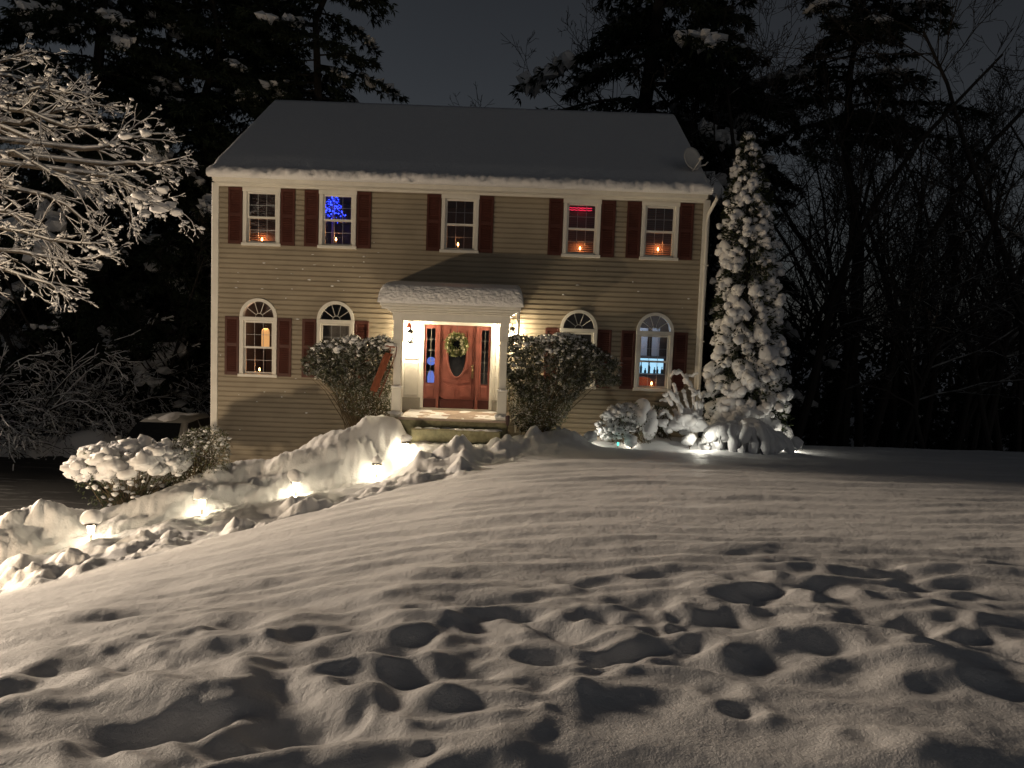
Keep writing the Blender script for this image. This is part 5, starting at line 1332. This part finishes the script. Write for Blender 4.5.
# arching snowy brush beyond the driveway
def brush_mesh(seed, w, h):
    rs = random.Random(seed); st = []
    for k in range(34): a = rs.uniform(0, 6.283); st.append((Vector((rs.gauss(0, .3), rs.gauss(0, .3), 0)), Vector((math.cos(a) * rs.uniform(.2, .9), math.sin(a) * rs.uniform(.2, .9), 1)), h * rs.uniform(.8, 1.5), .03))
    A, B, ra, rb, LV = grow(st, rs, 2, (9, 5), wander=.12, rmin=.007, nseg=(8, 4, 3), ang=(.3, .8), lenr=(.25, .45), tropism=(-.24, -.12, -.1))
    lift = (ra * .7 + .006)[:, None] * np.array([[0, 0, 1.]]); r = np.random.default_rng(seed); m = r.uniform(size=len(A)) < .65
    return np_mesh('stem', segs(A, B, ra, rb, 3), BARKDARK), np_mesh('branch_snow', segs((A + lift)[m], (B + lift)[m], ra[m] * .8 + .006, rb[m] * .8 + .006, 4), SNOW)
BR = [brush_mesh(41, 2, 3.2), brush_mesh(42, 2, 2.6)]
for px, Y, s, k, lb in [(20, 24.5, 1.25, 0, 'arching brush bowed with snow nearest the picture edge past the driveway'), (75, 25.5, 1.15, 1, 'arching snowy brush in the middle past the driveway, behind the boxwood'), (112, 27, 1.0, 0, 'small arching snowy brush just past the parked car roof'), (-45, 23.5, 1.3, 1, 'arching snowy brush mostly beyond the picture edge'), (190, 28, .9, 1, 'thin arching snowy brush by the dark corner of the house')]:
    p = far_loc(px, Y); p.z = -4.5; put(BR[k], ('stem', 'branch_snow'), p, R_.uniform(0, 6.28), s, 'snowy_brush', lb, 'bush', None)
# plowed heaps beyond the driveway
b = MB()
for k in range(40):
    x = -20 + 9.5 * R_.random(); s = R_.uniform(.3, .8); b.blob((x, 23.2 + R_.uniform(0, .8), -4.5), (s * 1.4, s, s * .75), .3, 3)
o = b.build('plowed_snow', SNOW); tag(o, 'dim ridge of plowed snow along the far driveway edge', 'snow', kind='stuff')

# ------------------------------------------------------------------ light and sky
w = bpy.data.worlds.new('World'); SC.world = w; w.use_nodes = True; nt = w.node_tree; bg = nt.nodes['Background']
sky = nt.nodes.new('ShaderNodeTexSky'); sky.sky_type = 'NISHITA'; sky.sun_disc = False; sky.sun_elevation = math.radians(22); sky.sun_rotation = math.radians(150)
hs = nt.nodes.new('ShaderNodeHueSaturation'); hs.inputs['Saturation'].default_value = .38
nt.links.new(sky.outputs[0], hs.inputs['Color'])
mx = nt.nodes.new('ShaderNodeMix'); mx.data_type = 'RGBA'; mx.inputs[0].default_value = .82; mx.inputs[7].default_value = (SKYC[0], SKYC[1], SKYC[2], 1)
nt.links.new(hs.outputs[0], mx.inputs[6])
# overcast night: lighter towards the horizon, darker overhead
tc = nt.nodes.new('ShaderNodeTexCoord'); sx = nt.nodes.new('ShaderNodeSeparateXYZ'); nt.links.new(tc.outputs['Generated'], sx.inputs[0])
mr = nt.nodes.new('ShaderNodeMapRange'); mr.inputs[1].default_value = .1; mr.inputs[2].default_value = .95; mr.inputs[3].default_value = 1.12; mr.inputs[4].default_value = .42; nt.links.new(sx.outputs['Z'], mr.inputs[0])
nz = nt.nodes.new('ShaderNodeTexNoise'); nz.inputs['Scale'].default_value = 2.2; nz.inputs['Detail'].default_value = 3; nt.links.new(tc.outputs['Generated'], nz.inputs['Vector'])
m2 = nt.nodes.new('ShaderNodeMath'); m2.operation = 'MULTIPLY_ADD'; m2.inputs[1].default_value = .25; m2.inputs[2].default_value = .875; nt.links.new(nz.outputs['Fac'], m2.inputs[0])
m3 = nt.nodes.new('ShaderNodeMath'); m3.operation = 'MULTIPLY'; nt.links.new(mr.outputs[0], m3.inputs[0]); nt.links.new(m2.outputs[0], m3.inputs[1])
vm = nt.nodes.new('ShaderNodeVectorMath'); vm.operation = 'SCALE'; nt.links.new(mx.outputs[2], vm.inputs[0]); nt.links.new(m3.outputs[0], vm.inputs['Scale'])
nt.links.new(vm.outputs[0], bg.inputs[0]); bg.inputs[1].default_value = SKYS
def spot(name, loc, tgt, power, col, size, blend, rad):
    l = bpy.data.lights.new(name, 'SPOT'); l.energy = power; l.color = col; l.spot_size = math.radians(size); l.spot_blend = blend; l.shadow_soft_size = rad
    o = bpy.data.objects.new(name, l); COL.objects.link(o); o.location = loc
    o.rotation_euler = (Vector(tgt) - Vector(loc)).to_track_quat('-Z', 'Y').to_euler(); return o
spot('house_floodlight', *FLOOD_H); spot('yard_floodlight', *FLOOD_L)
sl = bpy.data.lights.new('sun', 'SUN'); sl.energy = .004; sl.angle = math.radians(20); sl.color = (.8, .88, 1)
so = bpy.data.objects.new('sun', sl); COL.objects.link(so); so.rotation_euler = (math.radians(50), 0, math.radians(-30))
SC.view_settings.view_transform = 'Standard'; SC.view_settings.look = 'None'; SC.view_settings.exposure = 0; SC.view_settings.gamma = 1
SC.render.engine = 'CYCLES'; SC.cycles.use_denoising = True; SC.cycles.max_bounces = 6; SC.cycles.transparent_max_bounces = 12
SC.cycles.sample_clamp_indirect = 4
for o in bpy.data.objects:
    if o.type == 'MESH' and o.parent is not None and o.name.split('.')[0] in ('wall_snow', 'flowers', 'snow_clumps', 'snow_caps', 'snow_patches', 'branch_snow', 'step_snow', 'column_snow', 'hood_snow', 'snow_hood', 'snow_drape', 'snow_sheath', 'leaves', 'low_leaves', 'stem', 'crown', 'branches', 'greenery', 'frosted_sprays'): o['kind'] = 'stuff'
